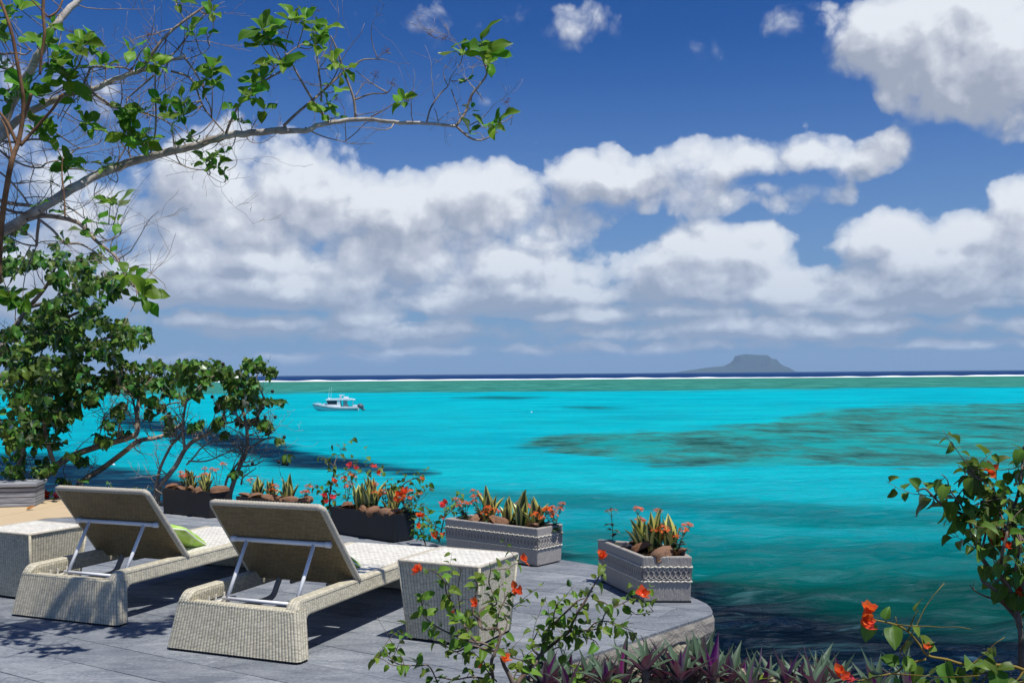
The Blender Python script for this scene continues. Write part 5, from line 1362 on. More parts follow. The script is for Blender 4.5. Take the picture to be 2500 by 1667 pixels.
bougainvillea('low bougainvillea in the gap between the black planter and the long carved planter', b3, [
    (Z8([(2080, 1120), (2040, 1000), (2000, 900), (1990, 800), (2010, 720), (2055, 600)]), 0.007, 0.002), (Z8([(2220, 1050), (2250, 900), (2280, 760), (2290, 650), (2275, 600)]), 0.007, 0.002), (Z8([(2290, 760), (2340, 700), (2400, 620), (2440, 560)]), 0.005, 0.002),
    (Z8([(2250, 900), (2180, 860), (2150, 800), (2070, 860)]), 0.004, 0.0015), (Z8([(2040, 1000), (1980, 960), (1965, 860)]), 0.004, 0.0015), (Z8([(2040, 1000), (2110, 960), (2160, 980)]), 0.004, 0.0015), (Z8([(2000, 800), (2070, 740), (2110, 740)]), 0.003, 0.0015)],
    const(8.4), BOUG, 0.06, 0.035, [(1025, 1262, 8.3, 0.05, 'o', 7), (1020, 1283, 8.3, 0.04, 'o', 5), (1086, 1232, 8.3, 0.05, 'p', 6), (1078, 1233, 8.3, 0.04, 'p', 5), (1084, 1266, 8.3, 0.035, 'r', 4), (1058, 1305, 8.3, 0.045, 'o', 6), (1080, 1306, 8.3, 0.035, 'o', 4)], rg, extra=2)
rg = random.Random(37)
b4 = P(140, 1250, 11.9)
bougainvillea('small bougainvillea with red flowers on the ground between timber bench and lounger', b4, [
    ([(140, 1250), (120, 1225), (110, 1208)], 0.005, 0.002), ([(140, 1250), (140, 1225), (133, 1207)], 0.005, 0.002), ([(142, 1250), (155, 1232), (160, 1215)], 0.004, 0.002), ([(135, 1248), (112, 1236), (98, 1232)], 0.004, 0.002)],
    const(11.9), BOUG, 0.075, 0.04, [(108, 1210, 11.8, 0.075, 'r', 8), (138, 1209, 11.8, 0.06, 'p', 6), (114, 1229, 11.8, 0.065, 'r', 7), (135, 1228, 11.8, 0.065, 'o', 7), (149, 1219, 11.8, 0.06, 'o', 6), (145, 1230, 11.8, 0.06, 'o', 7)], rg, extra=2)

# ------------------------------------------------------------------ purple leaved bed below the terrace
def rhoeo(pos, size, n, label, rng):
    t = thing('rhoeo_plant', label, 'rhoeo plant', pos, rng.uniform(0, 6.28), 'purple leaved rhoeo plants below the terrace edge')
    b = MB(); b.tube([(0, 0, -0.12), (0, 0, 0.03)], [0.013, 0.018], 7); b.build('stem', M_BSTEM, t)
    for i in range(n):
        k = i / n; an = i * 2.4 + rng.uniform(-.3, .3); til = 0.12 + 0.95 * k + rng.uniform(-.12, .2)
        o = Vector((math.cos(an), math.sin(an), 0)); d = o * math.sin(til) + Vector((0, 0, math.cos(til))); L = size * rng.uniform(0.75, 1.1) * (1 - 0.2 * k)
        link('leaf', rng.choice(RHO), t, orient(o * 0.01 + Vector((0, 0, 0.02 * (1 - k))), d, Vector((0, 0, 1)) - o * 0.4 + Vector((rng.uniform(-.3, .3), rng.uniform(-.3, .3), 0)), (L * 1.12, L, L)))
    return t
rg = random.Random(41)
spots = []
for i, (u, d) in enumerate([(1330, 4.75), (1385, 4.95), (1440, 4.8), (1490, 5.05), (1545, 5.2), (1600, 5.0), (1640, 5.35), (1690, 5.15), (1735, 5.45), (1765, 5.2), (1810, 5.4), (1850, 5.1), (1895, 5.3), (1945, 5.15), (2000, 5.3), (1575, 4.7), (1660, 4.75), (1480, 4.6), (1740, 4.8), (1830, 4.8), (1920, 4.75), (1390, 4.6), (2050, 4.9), (2140, 4.6), (2220, 4.8), (1700, 5.6), (1990, 4.7), (1430, 4.95), (1520, 4.85), (1620, 4.85), (1715, 4.95), (1785, 5.0), (1870, 4.95), (1960, 4.9), (1350, 4.85), (2010, 5.1)]):
    vb = 1672 + 38 * rg.random() - (35 if 1560 < u < 1800 else 0)
    spots.append((P(u, vb, d), u, d))
def wh(u): return 'below the slab' if u < 1500 else 'under the broken slab edge' if u < 1720 else 'past the terrace tip' if u < 1830 else 'against dark water' if u < 2060 else 'under the bougainvillea runner'
spots.sort(key=lambda s: s[1])
nb = len(spots)
for i, (p, u, d) in enumerate(spots):
    hi = 'taller' if d > 5.1 else 'lower'
    where = wh(u)
    kk = [s for s in spots[:i + 1] if wh(s[1]) == where]; lab = f'{ORD[len(kk) - 1]} purple and green rhoeo from the left {where}'
    rhoeo(p, rg.uniform(0.17, 0.23), rg.randrange(10, 16), lab, rg)
# pale lumps of coral rock showing between the leaves
for i, (u, v, d, r) in enumerate([(1625, 1632, 5.25, 0.06), (1668, 1600, 5.6, 0.06), (1600, 1650, 5.0, 0.05), (1795, 1645, 5.2, 0.045), (1715, 1592, 5.9, 0.06), (1865, 1662, 5.0, 0.045), (1560, 1645, 5.2, 0.05)]):
    b = MB(); b.ellipsoid((0, 0, 0), (r * 1.3, r, r * 0.85), 16, 10, None, 0, 0.55); o = b.build('coral_rock', M_ROCK, None, False); o.location = P(u, v, d); o.rotation_euler = (0, 0, u)
    tag(o, ['cream coral rock lump between purple leaves under the slab', 'pale rock wedged beneath the broken slab corner', 'small pale rock low among the rhoeo leaves', 'pale rock beside green shoots past the terrace tip', 'brown rock below the overhanging slab tip', 'small pale rock among leaves by the dark water', 'pale rock in shade under the slab side'][i], 'rock', 'coral rocks under the terrace')
# small fresh green shoots between the rhoeo
rg = random.Random(43)
def shoot(u, v, d, L, label):
    p = P(u, v, d); t = thing('green_shoot', label, 'plant', p, 0, 'bright green shoots in the bed')
    b = MB()
    for k in range(5):
        a = rg.uniform(0, 6.28); dd = Vector((math.cos(a) * .5, math.sin(a) * .5, 1)); pts = twig(b, (0, 0, -0.05), dd, L, 0.002, rg, 5, 0.15, 0.05, 0, 0, None, 4)
        leaves_along(t, Vector((0, 0, 0)), pts, BOUG, 'leaf', rg, 0.02, 0.045, -0.2, 0.25)
    b.build('stem', M_GSTEM, t)
shoot(1395, 1690, 4.6, 0.16, 'light green leafy shoot below the slab at the left of the purple bed')
shoot(1895, 1690, 5.0, 0.17, 'light green leafy shoot against the dark water among purple leaves')
shoot(1500, 1700, 4.5, 0.12, 'short green shoot in the middle of the purple bed')
# ------------------------------------------------------------------ tree reaching over the terrace
rg = random.Random(53)
A5 = lambda pts: Z3(pts, 0, 0, 0.38272)
A6 = lambda pts: Z3(pts, 600, 0, 0.38272)
A7 = lambda pts: Z3(pts, 0, 500, 0.44638)
def odep(u, v): return 5.05 + 0.35 * mnoise.noise(Vector((u * 0.004, v * 0.004, 1.0))) + 0.25 * (u / 1200)
TRUNK = Vector((-3.55, 4.35, -0.5))
limbA = [(-560, 1000, 4.4), (-330, 790, 4.45), (-150, 655, 4.5), (-60, 600, 4.55)] + A5([(0, 1480), (230, 1350), (400, 1240), (640, 1110), (860, 1030), (1080, 970), (1250, 930), (1420, 870), (1600, 850), (1829, 825)]) + A6([(190, 835), (380, 835), (450, 805), (600, 775), (820, 765), (990, 785), (1150, 785), (1340, 805)])
limbB = [(-560, 1000, 4.4), (-330, 800, 4.6), (-140, 560, 4.7)] + A5([(-60, 950), (0, 840), (100, 620), (240, 370), (320, 200), (400, 110), (500, 0), (560, -80), (640, -200)])
limbC = [(-330, 800, 4.6), (-160, 560, 4.8)] + A5([(-120, 1020), (0, 890), (120, 760), (300, 660), (450, 600), (530, 550), (590, 570), (700, 520), (850, 465), (960, 435), (1100, 380), (1180, 355)])
limbs = [(limbA, 0.030, 0.0075), (limbB, 0.027, 0.013), (limbC, 0.023, 0.008)]
sub = [
    (A6([(1340, 805), (1400, 720), (1440, 610), (1490, 545), (1535, 480), (1530, 430), (1515, 390)]), .0085, .004), (A6([(1515, 390), (1420, 340), (1380, 320), (1330, 270), (1240, 235)]), .0028, .001),
    (A6([(1340, 805), (1430, 880), (1500, 895), (1560, 870), (1610, 840)]), .006, .003), (A6([(1690, 800), (1700, 720), (1660, 650)]), .0018, .0008),
    (A6([(1155, 780), (1180, 690), (1240, 600), (1290, 550), (1310, 490), (1360, 420)]), .0055, .0015), (A6([(1310, 570), (1350, 680), (1370, 750), (1400, 770)]), .003, .002), (A6([(1230, 790), (1215, 720), (1200, 690)]), .003, .0015), (A6([(1290, 550), (1260, 480), (1275, 415)]), .003, .001), (A6([(1310, 520), (1400, 510), (1445, 470), (1440, 430)]), .003, .001), (A6([(1230, 770), (1290, 720), (1335, 700)]), .002, .001),
    (A6([(1430, 800), (1500, 760), (1550, 710), (1590, 660)]), .003, .001),
    (A6([(700, 760), (690, 640), (650, 520), (620, 440), (600, 370), (570, 290), (540, 230)]), .0075, .004), (A6([(690, 640), (800, 600), (900, 595), (940, 540)]), .005, .002), (A6([(900, 590), (800, 530), (700, 450)]), .004, .0018),
    (A6([(530, 785), (440, 660), (350, 510), (290, 400), (250, 340)]), .007, .004),
    (A6([(240, 805), (330, 720), (450, 620), (570, 510), (640, 450), (700, 410), (760, 380), (880, 380)]), .0075, .003), (A6([(840, 370), (810, 290), (800, 200), (815, 130)]), .003, .001), (A6([(840, 370), (880, 340), (930, 340)]), .0025, .001),
    (A6([(480, 650), (480, 560), (460, 400), (440, 250), (430, 190)]), .0055, .003), (A6([(800, 745), (870, 710), (960, 655), (1100, 602)]), .004, .0012), (A6([(700, 740), (800, 720), (880, 705)]), .003, .001),
    (A6([(380, 815), (440, 850), (520, 880), (630, 905), (700, 920), (820, 915)]), .0045, .0012), (A6([(635, 900), (700, 850), (760, 790), (810, 775)]), .003, .0015), (A6([(640, 900), (635, 800), (630, 700)]), .003, .0015),
    (A5([(1440, 855), (1470, 780), (1520, 680), (1600, 570), (1700, 510), (1800, 450)]), .007, .0045), (A6([(90, 530), (190, 430), (240, 370), (330, 300), (430, 250)]), .0045, .002), (A6([(0, 870), (40, 910), (120, 905), (200, 850)]), .003, .0012), (A6([(0, 640), (100, 540), (60, 520)]), .0025, .001),
    (A5([(900, 450), (980, 330), (1060, 230), (1180, 130), (1300, 45), (1380, -30)]), .0085, .005), (A5([(1180, 130), (1130, 40), (1120, 0)]), .003, .002),
    (A5([(560, 570), (600, 600), (660, 640), (740, 690), (850, 700), (950, 730), (1050, 770), (1110, 820), (1190, 930)]), .0085, .0025),
    (A5([(1090, 455), (1200, 490), (1250, 560), (1290, 670), (1340, 740), (1430, 845)]), .006, .0035), (A5([(1170, 360), (1230, 440), (1290, 540), (1310, 620), (1340, 680), (1350, 750)]), .006, .003), (A5([(985, 480), (880, 570), (800, 640)]), .005, .003), (A5([(990, 480), (990, 600), (995, 720), (990, 850), (960, 980)]), .0045, .005),
    (A5([(1100, 800), (1110, 930), (1140, 1030), (1200, 1070), (1290, 1085), (1370, 1070)]), .0045, .002), (A5([(620, 1165), (600, 1240), (640, 1280), (700, 1240), (745, 1165)]), .0028, .001), (A5([(1300, 1080), (1350, 1130), (1420, 1165), (1450, 1140)]), .002, .001), (A5([(1450, 1090), (1500, 1060), (1515, 1020)]), .002, .001),
    (A5([(530, 550), (560, 480), (590, 430), (700, 430), (800, 435), (840, 460), (900, 450)]), .006, .004), (A5([(400, 580), (440, 500), (510, 400), (540, 300)]), .0055, .003), (A5([(1060, 380), (1120, 330), (1190, 240), (1260, 140), (1320, 80)]), .005, .003), (A5([(1050, 380), (1060, 250), (1050, 200)]), .003, .0015), (A5([(1050, 390), (1220, 370), (1330, 310), (1330, 240)]), .003, .0015),
    (A5([(840, 1020), (820, 960), (830, 850), (820, 760)]), .005, .003), (A5([(740, 1050), (790, 960), (830, 860)]), .005, .003), (A5([(1350, 750), (1355, 600), (1350, 400)]), .004, .002), (A5([(430, 640), (370, 760), (380, 700)]), .003, .001),
]
vert = [  # the brown upright stems crossing in front at the left
    (A5([(-10, 1800), (10, 1430), (60, 1100), (90, 980), (110, 930), (130, 850), (150, 740), (175, 680), (200, 600)]), .014, .008), (A5([(105, 940), (140, 800), (150, 660), (140, 560), (110, 400), (80, 230), (40, 100), (0, 0)]), .010, .007),
    (A5([(130, 930), (200, 850), (280, 760), (340, 690), (400, 600)]), .008, .006), (A5([(110, 920), (50, 790), (0, 720), (-60, 640)]), .009, .005), (A5([(80, 1000), (50, 860), (30, 800), (0, 750)]), .006, .004),
    (A5([(255, 480), (265, 350), (285, 220), (275, 80), (280, -40)]), .006, .008), (A5([(310, 110), (260, 60), (200, 0)]), .004, .003), (A5([(310, 110), (370, 70), (400, 0)]), .005, .004), (A5([(415, 1390), (410, 1260), (395, 1100), (400, 1000)]), .004, .003),
]
low = [
    (A7([(150, 80), (220, 62), (300, 66), (420, 95), (490, 160), (540, 210), (620, 270), (650, 310), (665, 350), (690, 390), (740, 450), (780, 520)]), .013, .0035), (A7([(540, 205), (600, 190), (650, 170), (665, 135)]), .004, .002), (A7([(580, 300), (650, 260), (725, 222)]), .003, .001), (A7([(635, 260), (640, 190), (630, 150)]), .002, .001),
    (A7([(215, 80), (205, 150), (200, 225)]), .009, .007), (A7([(220, 85), (290, 140), (350, 205), (440, 215), (520, 260), (580, 300)]), .008, .003), (A7([(200, 225), (130, 215), (60, 180), (70, 150), (120, 130)]), .005, .002), (A7([(190, 0), (290, 0), (300, -30)]), .002, .001),
    (A5([(0, 1280), (80, 1300), (180, 1310), (220, 1320)]), .010, .008), (A5([(0, 1320), (80, 1350), (160, 1360), (200, 1350)]), .008, .007), (A5([(0, 1100), (60, 1150), (140, 1240), (190, 1320)]), .006, .005), (A7([(340, 0), (400, 30), (470, 80), (560, 105), (620, 110)]), .004, .0015),
    (A5([(0, 960), (60, 1010), (170, 1060), (260, 1070), (300, 1040), (420, 1010), (470, 960)]), .006, .003), (A5([(170, 800), (260, 850), (330, 920), (400, 960), (500, 950), (620, 920), (660, 880)]), .005, .002), (A5([(0, 900), (120, 910), (200, 890), (300, 900), (360, 950), (390, 1000)]), .006, .003), (A5([(400, 1080), (500, 1080), (640, 1100)]), .004, .003), (A5([(0, 350), (100, 340), (160, 350), (200, 320)]), .006, .003), (A5([(0, 430), (60, 450), (120, 490)]), .006, .004), (A5([(0, 570), (50, 575), (100, 550)]), .005, .003), (A5([(60, 440), (130, 400), (200, 420), (300, 430)]), .004, .002), (A5([(600, 820), (700, 850), (760, 900), (800, 950)]), .004, .002), (A5([(330, 830), (460, 920), (520, 950)]), .004, .002),
]
t = thing('overhanging_tree', 'pale barked tree whose long leafy limb arches across the sky from the left', 'tree', TRUNK, 0)
off = TRUNK
b = MB(off); b.tube(spline([TRUNK, TRUNK + Vector((0.05, 0.02, 0.9)), P(-560, 1000, 4.4)], 5), [0.15, 0.14, 0.13, 0.125, 0.12, 0.115, 0.11, 0.105, 0.10, 0.095, 0.085], 10); b.build('trunk', M_BARK, t, True)
allpts = []
for i, (pts, rad) in enumerate(stems(limbs, odep)):
    b = MB(off)
    pts2 = [p + rvec(0.004) for p in pts]
    b.tube(pts2, rad, 10); b.build('limb', M_BARK, t, True)
    allpts += [(p, r) for p, r in zip(pts, rad)]
bt = MB(off)
for pts, rad in stems(sub, odep): bt.tube(pts, rad, 6); allpts += [(p, r) for p, r in zip(pts[2:], rad[2:])]
for pts, rad in stems(low, odep): bt.tube(pts, rad, 6); allpts += [(p, r) for p, r in zip(pts[2:], rad[2:])]
bv = MB(off)
for pts, rad in stems(vert, lambda u, v: odep(u, v) - 0.35): bv.tube(pts, rad, 7)
bv.build('upright_stem', M_ORTW, t, True)
# fine bare twigs
def seen(p):
    r = p - CAM; y = r.dot(CF); return 1250 + FPX * r.dot(CR) / y, 833.5 - FPX * r.dot(CU) / y
tips = []
for k in range(330):
    p, r = rg.choice(allpts); u, v = seen(p)
    if u > 620 and rg.random() < 0.62: continue
    if u < -60: continue
    d = Vector((rg.uniform(-1, 1), rg.uniform(-0.8, 0.8), rg.uniform(-0.55, 1.0)))
    twig(bt, p, d, rg.uniform(0.10, 0.42), min(r * 0.6, 0.0034), rg, 7, 0.33, 0.03, 0.33, 0, tips, 4, 0.0008)
bt.build('twigs', M_TWIG, t, True)
# leaf rosettes: photo position of each, size
OV = [(200, 105, 1.15, 10), (225, 120, 1.1, 8), (185, 130, 1, 6), (135, 165, 1.15, 9), (165, 195, 1.1, 9), (145, 150, 1, 6), (45, 20, 1.3, 9), (20, 45, 1.2, 8), (320, 122, .9, 5), (365, 150, 1, 8), (385, 160, .9, 6), (440, 248, .95, 6), (455, 262, .9, 5), (515, 165, 1.05, 9), (510, 190, 1.05, 8), (525, 205, .9, 6), (620, 205, 1.0, 8), (640, 190, .9, 6), (615, 235, 1.0, 8), (645, 265, .8, 5),
      (640, 70, 1.3, 9), (660, 95, 1.35, 9), (635, 105, 1.2, 7), (690, 155, 1.25, 6), (670, 158, 1.1, 4), (715, 45, 1.05, 7), (745, 48, 1.15, 8), (775, 75, 1.15, 9), (795, 70, 1, 5), (770, 108, 1.0, 7), (815, 150, .95, 6), (840, 165, .8, 5), (780, 105, .8, 4), (800, 250, .95, 6), (790, 272, .9, 6), (825, 285, .8, 4), (828, 215, .8, 5), (835, 168, .7, 3), (988, 243, .9, 7), (1180, 130, 1.45, 8), (1130, 130, 1.35, 5), (1195, 150, 1.3, 6), (1175, 105, 1.35, 4), (1215, 300, 1.25, 6), (1195, 312, 1.25, 4), (1147, 320, .8, 5), (1140, 195, .6, 3), (1150, 265, .5, 3),
      (500, 395, .8, 8), (530, 405, .8, 8), (520, 385, .7, 6), (548, 372, .7, 4), (545, 420, .6, 4), (310, 325, 1.0, 8), (335, 345, 1.15, 9), (350, 350, 1.0, 7), (320, 300, .9, 6), (325, 280, .8, 5), (270, 495, 1.15, 5), (290, 498, 1.0, 4), (285, 540, .8, 4), (110, 305, 1.0, 8), (85, 320, .9, 6), (125, 330, .9, 6), (210, 300, 1.05, 7), (225, 305, .9, 5), (300, 262, .9, 6), (315, 280, .9, 5), (160, 405, .95, 8), (170, 395, .95, 7), (70, 220, 1.1, 9), (60, 205, 1.1, 7), (100, 235, 1.0, 6), (30, 240, .95, 6), (10, 245, .9, 5), (430, 290, .9, 6), (445, 280, 1.0, 6), (390, 245, .8, 5), (395, 250, .8, 5), (465, 75, .9, 5), (475, 85, .8, 4), (515, 25, .9, 5), (520, 30, .8, 4), (435, 5, .9, 5), (505, 80, .6, 4), (355, 265, .7, 4), (255, 405, .9, 6), (275, 402, .8, 4), (150, 455, .7, 4), (95, 500, .6, 3), (150, 515, .7, 5), (235, 540, .7, 4), (105, 95, .9, 6), (115, 110, 1.1, 5), (125, 60, .9, 5), (90, 100, .8, 5), (5, 160, .9, 5), (20, 95, .8, 4), (460, 338, .8, 4), (475, 345, .6, 4), (565, 265, .8, 5), (590, 300, .6, 4), (180, 165, 1.1, 7), (250, 160, .8, 5), (265, 155, .7, 4), (185, 250, .8, 5), (10, 100, 1, 5),
      (350, 722, 1.25, 6), (355, 735, 1.1, 4), (330, 690, 1.1, 4), (310, 665, .8, 5), (25, 725, 1.2, 8), (55, 735, 1.1, 6), (5, 720, 1.0, 6), (200, 560, .7, 5), (225, 575, .7, 4), (155, 585, .6, 5), (265, 620, .6, 4)]
made = 0; extra_b = MB(off); pet = MB(off)
for (u, v, s, n) in OV:
    d0 = odep(u, v) - 0.12 + rg.uniform(-0.08, 0.08); c = P(u, v, d0)
    # carry the rosette on a twig from the nearest branch
    q, r = min(allpts, key=lambda a: (a[0] - c).length_squared)
    mid = q.lerp(c, 0.5) + Vector((rg.uniform(-.015, .015), rg.uniform(-.02, .02), -0.015)); pet.tube(spline([q, mid, c], 3), [0.0032, 0.003, 0.0028, 0.0026, 0.0024, 0.0022, 0.002], 5)
    ax = ((c - q).normalized() * 0.6 + Vector((0, 0, 0.7)) + Vector((rg.uniform(-.4, .4), rg.uniform(-.6, .1), 0))).normalized()
    n = max(3, round(n * 0.82))
    for i in range(n):
        an = i * 2.4 + rg.uniform(-.4, .4); sd = ax.orthogonal().normalized(); o = sd * math.cos(an) + ax.cross(sd) * math.sin(an)
        k = i / n; dd = o * (0.45 + 0.7 * k) + ax * (0.9 - 0.95 * k) + Vector((rg.uniform(-.2, .2),) * 3); L = 0.092 * s * rg.uniform(0.55, 1.15)
        nr = ax * 1.0 - o * 0.5 + Vector((rg.uniform(-.4, .4), rg.uniform(-.4, .4), rg.uniform(-.2, .4)))
        M = orient(c - ax * 0.02 * k + o * 0.006 - off, dd, nr, L)
        me = rg.choice(TREEL)
        if made < 300 and s >= 0.8 and i < 6: link('leaf', me, t, M); made += 1
        else:
            bb = extra_b.verts([M @ vv.co + off for vv in me.vertices])
            for pl in me.polygons: extra_b.face([bb + x for x in pl.vertices])
o = pet.build('leaf_twig', M_TWIG, t, True); o['kind'] = 'stuff'
M_TREES = leafmat('broad_tree_leaf_small', (0.105, 0.265, 0.026), (0.125, 0.29, 0.05), 0.0, 0.45, 0.03, 0.40, 0.42, usebase=False)
o = extra_b.build('small_leaves', M_TREES, t, True); o['kind'] = 'stuff'
# dry flower sprays
b = MB(off)
for (u, v) in [(1055, 90), (1085, 95), (945, 128), (955, 205), (915, 185), (820, 245), (635, 168), (360, 90), (370, 85), (470, 125), (1235, 250), (1245, 275), (690, 80), (770, 25), (200, 235), (275, 380), (215, 395), (120, 45), (140, 40), (500, 210), (720, 150), (175, 80), (300, 330), (360, 325)]:
    c = P(u, v, odep(u, v)); q, r = min(allpts, key=lambda a: (a[0] - c).length_squared)
    b.tube([q, q.lerp(c, 0.5) + rvec(0.02), c], [0.0018, 0.0014, 0.001], 4)
    for i in range(14):
        d = Vector((rg.uniform(-1, 1), rg.uniform(-1, 1), rg.uniform(-.3, 1))).normalized(); e = c + d * rg.uniform(0.015, 0.04); b.tube([c, e], 0.0006, 3, False); b.ellipsoid(e, (0.0026,) * 3, 5, 3)
o = b.build('dry_flower_spray', M_DRYFL, t); o['kind'] = 'stuff'

# ------------------------------------------------------------------ dark heart leaved tree behind the terrace
rg = random.Random(67)
HD = 12.2
def hdep(u, v): return HD + 0.7 * mnoise.noise(Vector((u * 0.006, v * 0.006, 4.0)))
hb = P(60, 1240, HD); hb.z = -0.7
t = thing('heart_leaved_tree', 'dark green spreading tree with heart shaped leaves beyond the terrace, left', 'tree', hb, 0); off = hb
hl = [
    ([(74, 1262), (76, 1215)] + A7([(170, 1600), (200, 1540), (290, 1440), (400, 1370), (540, 1320), (700, 1275), (750, 1240), (750, 1140), (760, 1050), (740, 980)]), .055, .02),
    ([(160, 1290)] + A7([(420, 1580), (440, 1520), (560, 1440), (680, 1350), (760, 1290), (870, 1270), (960, 1220), (1010, 1190)]), .042, .018),
    (A7([(-200, 1300), (-80, 1080), (0, 970), (100, 840), (200, 740), (300, 660), (400, 600), (520, 560)]), .06, .012), (A7([(-100, 1100), (0, 960), (120, 930), (230, 910), (380, 820), (480, 760), (620, 720)]), .05, .012),
    ([(20, 1290), (-60, 1150)] + A7([(-120, 1200), (-80, 1000)]), .08, .05),
    (A7([(-60, 900), (60, 700), (160, 560), (250, 450), (300, 350)]), .045, .012), (A7([(160, 560), (300, 520), (430, 460), (560, 420), (640, 420)]), .025, .01),
    (A7([(300, 1430), (260, 1300), (240, 1150), (300, 1020), (380, 920)]), .03, .012), (A7([(120, 1600), (100, 1450), (140, 1280), (120, 1120)]), .035, .015),
]
hs = [
    (A7([(780, 1180), (870, 1140), (920, 1090), (1030, 1070), (1100, 1000)]), .014, .006), (A7([(640, 1290), (660, 1180), (690, 1110), (700, 1050)]), .014, .006), (A7([(560, 1210), (570, 1150), (610, 1110)]), .01, .005), (A7([(740, 1140), (720, 1050), (640, 960), (620, 880)]), .014, .006),
    (A7([(740, 1050), (820, 960), (900, 880)]), .012, .005), (A7([(520, 1330), (540, 1270), (560, 1210)]), .01, .006), (A7([(1030, 1070), (1130, 950), (1200, 910)]), .01, .004),
]
t2b = P(385, 1236, 11.3); t2b.z = -0.7
ht = [
    ([(378, 1270)] + A7([(850, 1600), (855, 1540), (880, 1430), (940, 1310), (975, 1280), (930, 1290)]), .024, .010), ([(380, 1270)] + A7([(860, 1600), (880, 1530), (960, 1430), (1010, 1340), (1060, 1290), (1140, 1250), (1200, 1200), (1230, 1130)]), .035, .014), (A7([(1010, 1330), (1000, 1230), (1010, 1120), (1040, 1040), (1150, 950), (1200, 920)]), .018, .008),
    ([(560, 1260)] + A7([(1255, 1600), (1270, 1540), (1310, 1430), (1350, 1340), (1350, 1230), (1330, 1130), (1300, 1060), (1290, 980)]), .032, .012), ([(548, 1250)] + A7([(1235, 1520), (1280, 1440), (1320, 1380), (1330, 1300)]), .016, .008), (A7([(1350, 1230), (1420, 1140), (1440, 1050), (1400, 960), (1430, 890)]), .014, .006), (A7([(1350, 1340), (1430, 1290), (1500, 1270), (1560, 1300)]), .012, .004),
    (A7([(1310, 1430), (1400, 1420), (1450, 1390)]), .01, .004), (A7([(1030, 1400), (1130, 1400), (1230, 1360), (1300, 1330)]), .01, .005), (A7([(1020, 1420), (1060, 1380), (1100, 1330), (1180, 1290)]), .01, .006), (A7([(1200, 1200), (1290, 1180), (1330, 1130)]), .012, .006), (A7([(930, 1270), (1000, 1210), (1010, 1200)]), .012, .006), (A7([(1320, 1530), (1330, 1490), (1400, 1440)]), .012, .004),
]
def woody(t, off, main, fine, dep, ntw, rng, umax, cond=lambda u, v: True):
    pts_all = []
    for pts, rad in stems(main, dep):
        b = MB(off); b.tube(pts, rad, 8); b.build('limb', M_BARKT, t, True); pts_all += list(zip(pts[2:], rad[2:]))
    b = MB(off)
    for pts, rad in stems(fine, dep): b.tube(pts, rad, 6); pts_all += list(zip(pts, rad))
    for k in range(ntw):
        p, r = rng.choice(pts_all); u, v = seen(p)
        if not cond(u, v): continue
        d = Vector((rng.uniform(-1, 1), rng.uniform(-1, 1), rng.uniform(-0.4, 0.9)))
        twig(b, p, d, rng.uniform(0.2, 0.55) * (0.45 if v < 960 and u > 180 else 1.0), min(r * 0.55, 0.008), rng, 7, 0.32, 0.05, 0.4, 0, None, 4, 0.0018)
    b.build('twigs', M_BARKT, t, True); return pts_all
woody(t, off, hl, hs, hdep, 150, rg, 700)
# foliage: leaf clumps, photo position and half extents on the tree (z7 coordinates) and how many leaves
CL1 = [(60, 350, 80, 50, 40), (20, 470, 50, 40, 20), (200, 290, 80, 40, 30), (300, 310, 100, 45, 45), (430, 320, 100, 50, 50), (530, 270, 40, 30, 14), (300, 400, 120, 50, 45), (630, 430, 80, 55, 55), (660, 400, 50, 40, 24), (500, 440, 90, 45, 45), (420, 510, 100, 60, 55), (520, 550, 50, 30, 22), (280, 590, 90, 45, 50), (240, 620, 70, 40, 30), (420, 670, 130, 50, 60), (560, 640, 90, 45, 45), (680, 680, 80, 50, 50), (770, 720, 50, 50, 34), (600, 740, 90, 40, 40), (60, 760, 80, 55, 55), (20, 830, 60, 50, 30), (240, 740, 110, 60, 60), (420, 770, 110, 45, 50), (100, 880, 110, 70, 70), (330, 850, 100, 60, 60), (420, 920, 80, 60, 46), (100, 1020, 130, 80, 90), (300, 980, 130, 75, 90), (220, 1120, 160, 80, 100), (440, 1040, 80, 50, 46), (40, 1180, 90, 80, 60), (330, 1190, 110, 60, 60), (80, 1330, 100, 70, 50), (220, 1290, 110, 60, 50), (400, 1130, 60, 40, 26), (60, 1460, 90, 60, 40), (230, 1420, 90, 50, 26), (420, 1360, 50, 26, 18), (60, 1520, 90, 30, 16), (560, 1270, 70, 26, 26), (600, 1200, 40, 30, 20), (640, 1110, 40, 40, 22), (560, 1290, 50, 20, 12), (560, 830, 60, 35, 24), (640, 850, 60, 40, 34), (740, 870, 60, 40, 34), (600, 950, 60, 55, 40), (690, 960, 70, 50, 44), (760, 1000, 60, 40, 34), (840, 960, 70, 50, 44), (830, 1060, 60, 40, 34), (880, 870, 50, 35, 28), (940, 900, 60, 40, 36), (930, 980, 60, 50, 38), (800, 1140, 30, 30, 12), (200, 680, 90, 50, 40), (150, 800, 100, 60, 50), (350, 700, 90, 50, 40), (180, 950, 120, 70, 70), (360, 1080, 100, 60, 50), (120, 1230, 110, 70, 60), (940, 1150, 40, 40, 16), (480, 600, 70, 40, 24), (130, 330, 60, 40, 24), (10, 300, 50, 60, 24), (0, 120, 50, 40, 20), (110, 120, 60, 40, 20), (60, 200, 50, 30, 14), (300, 200, 40, 20, 8), (370, 1500, 50, 26, 12), (300, 560, 70, 40, 24)]
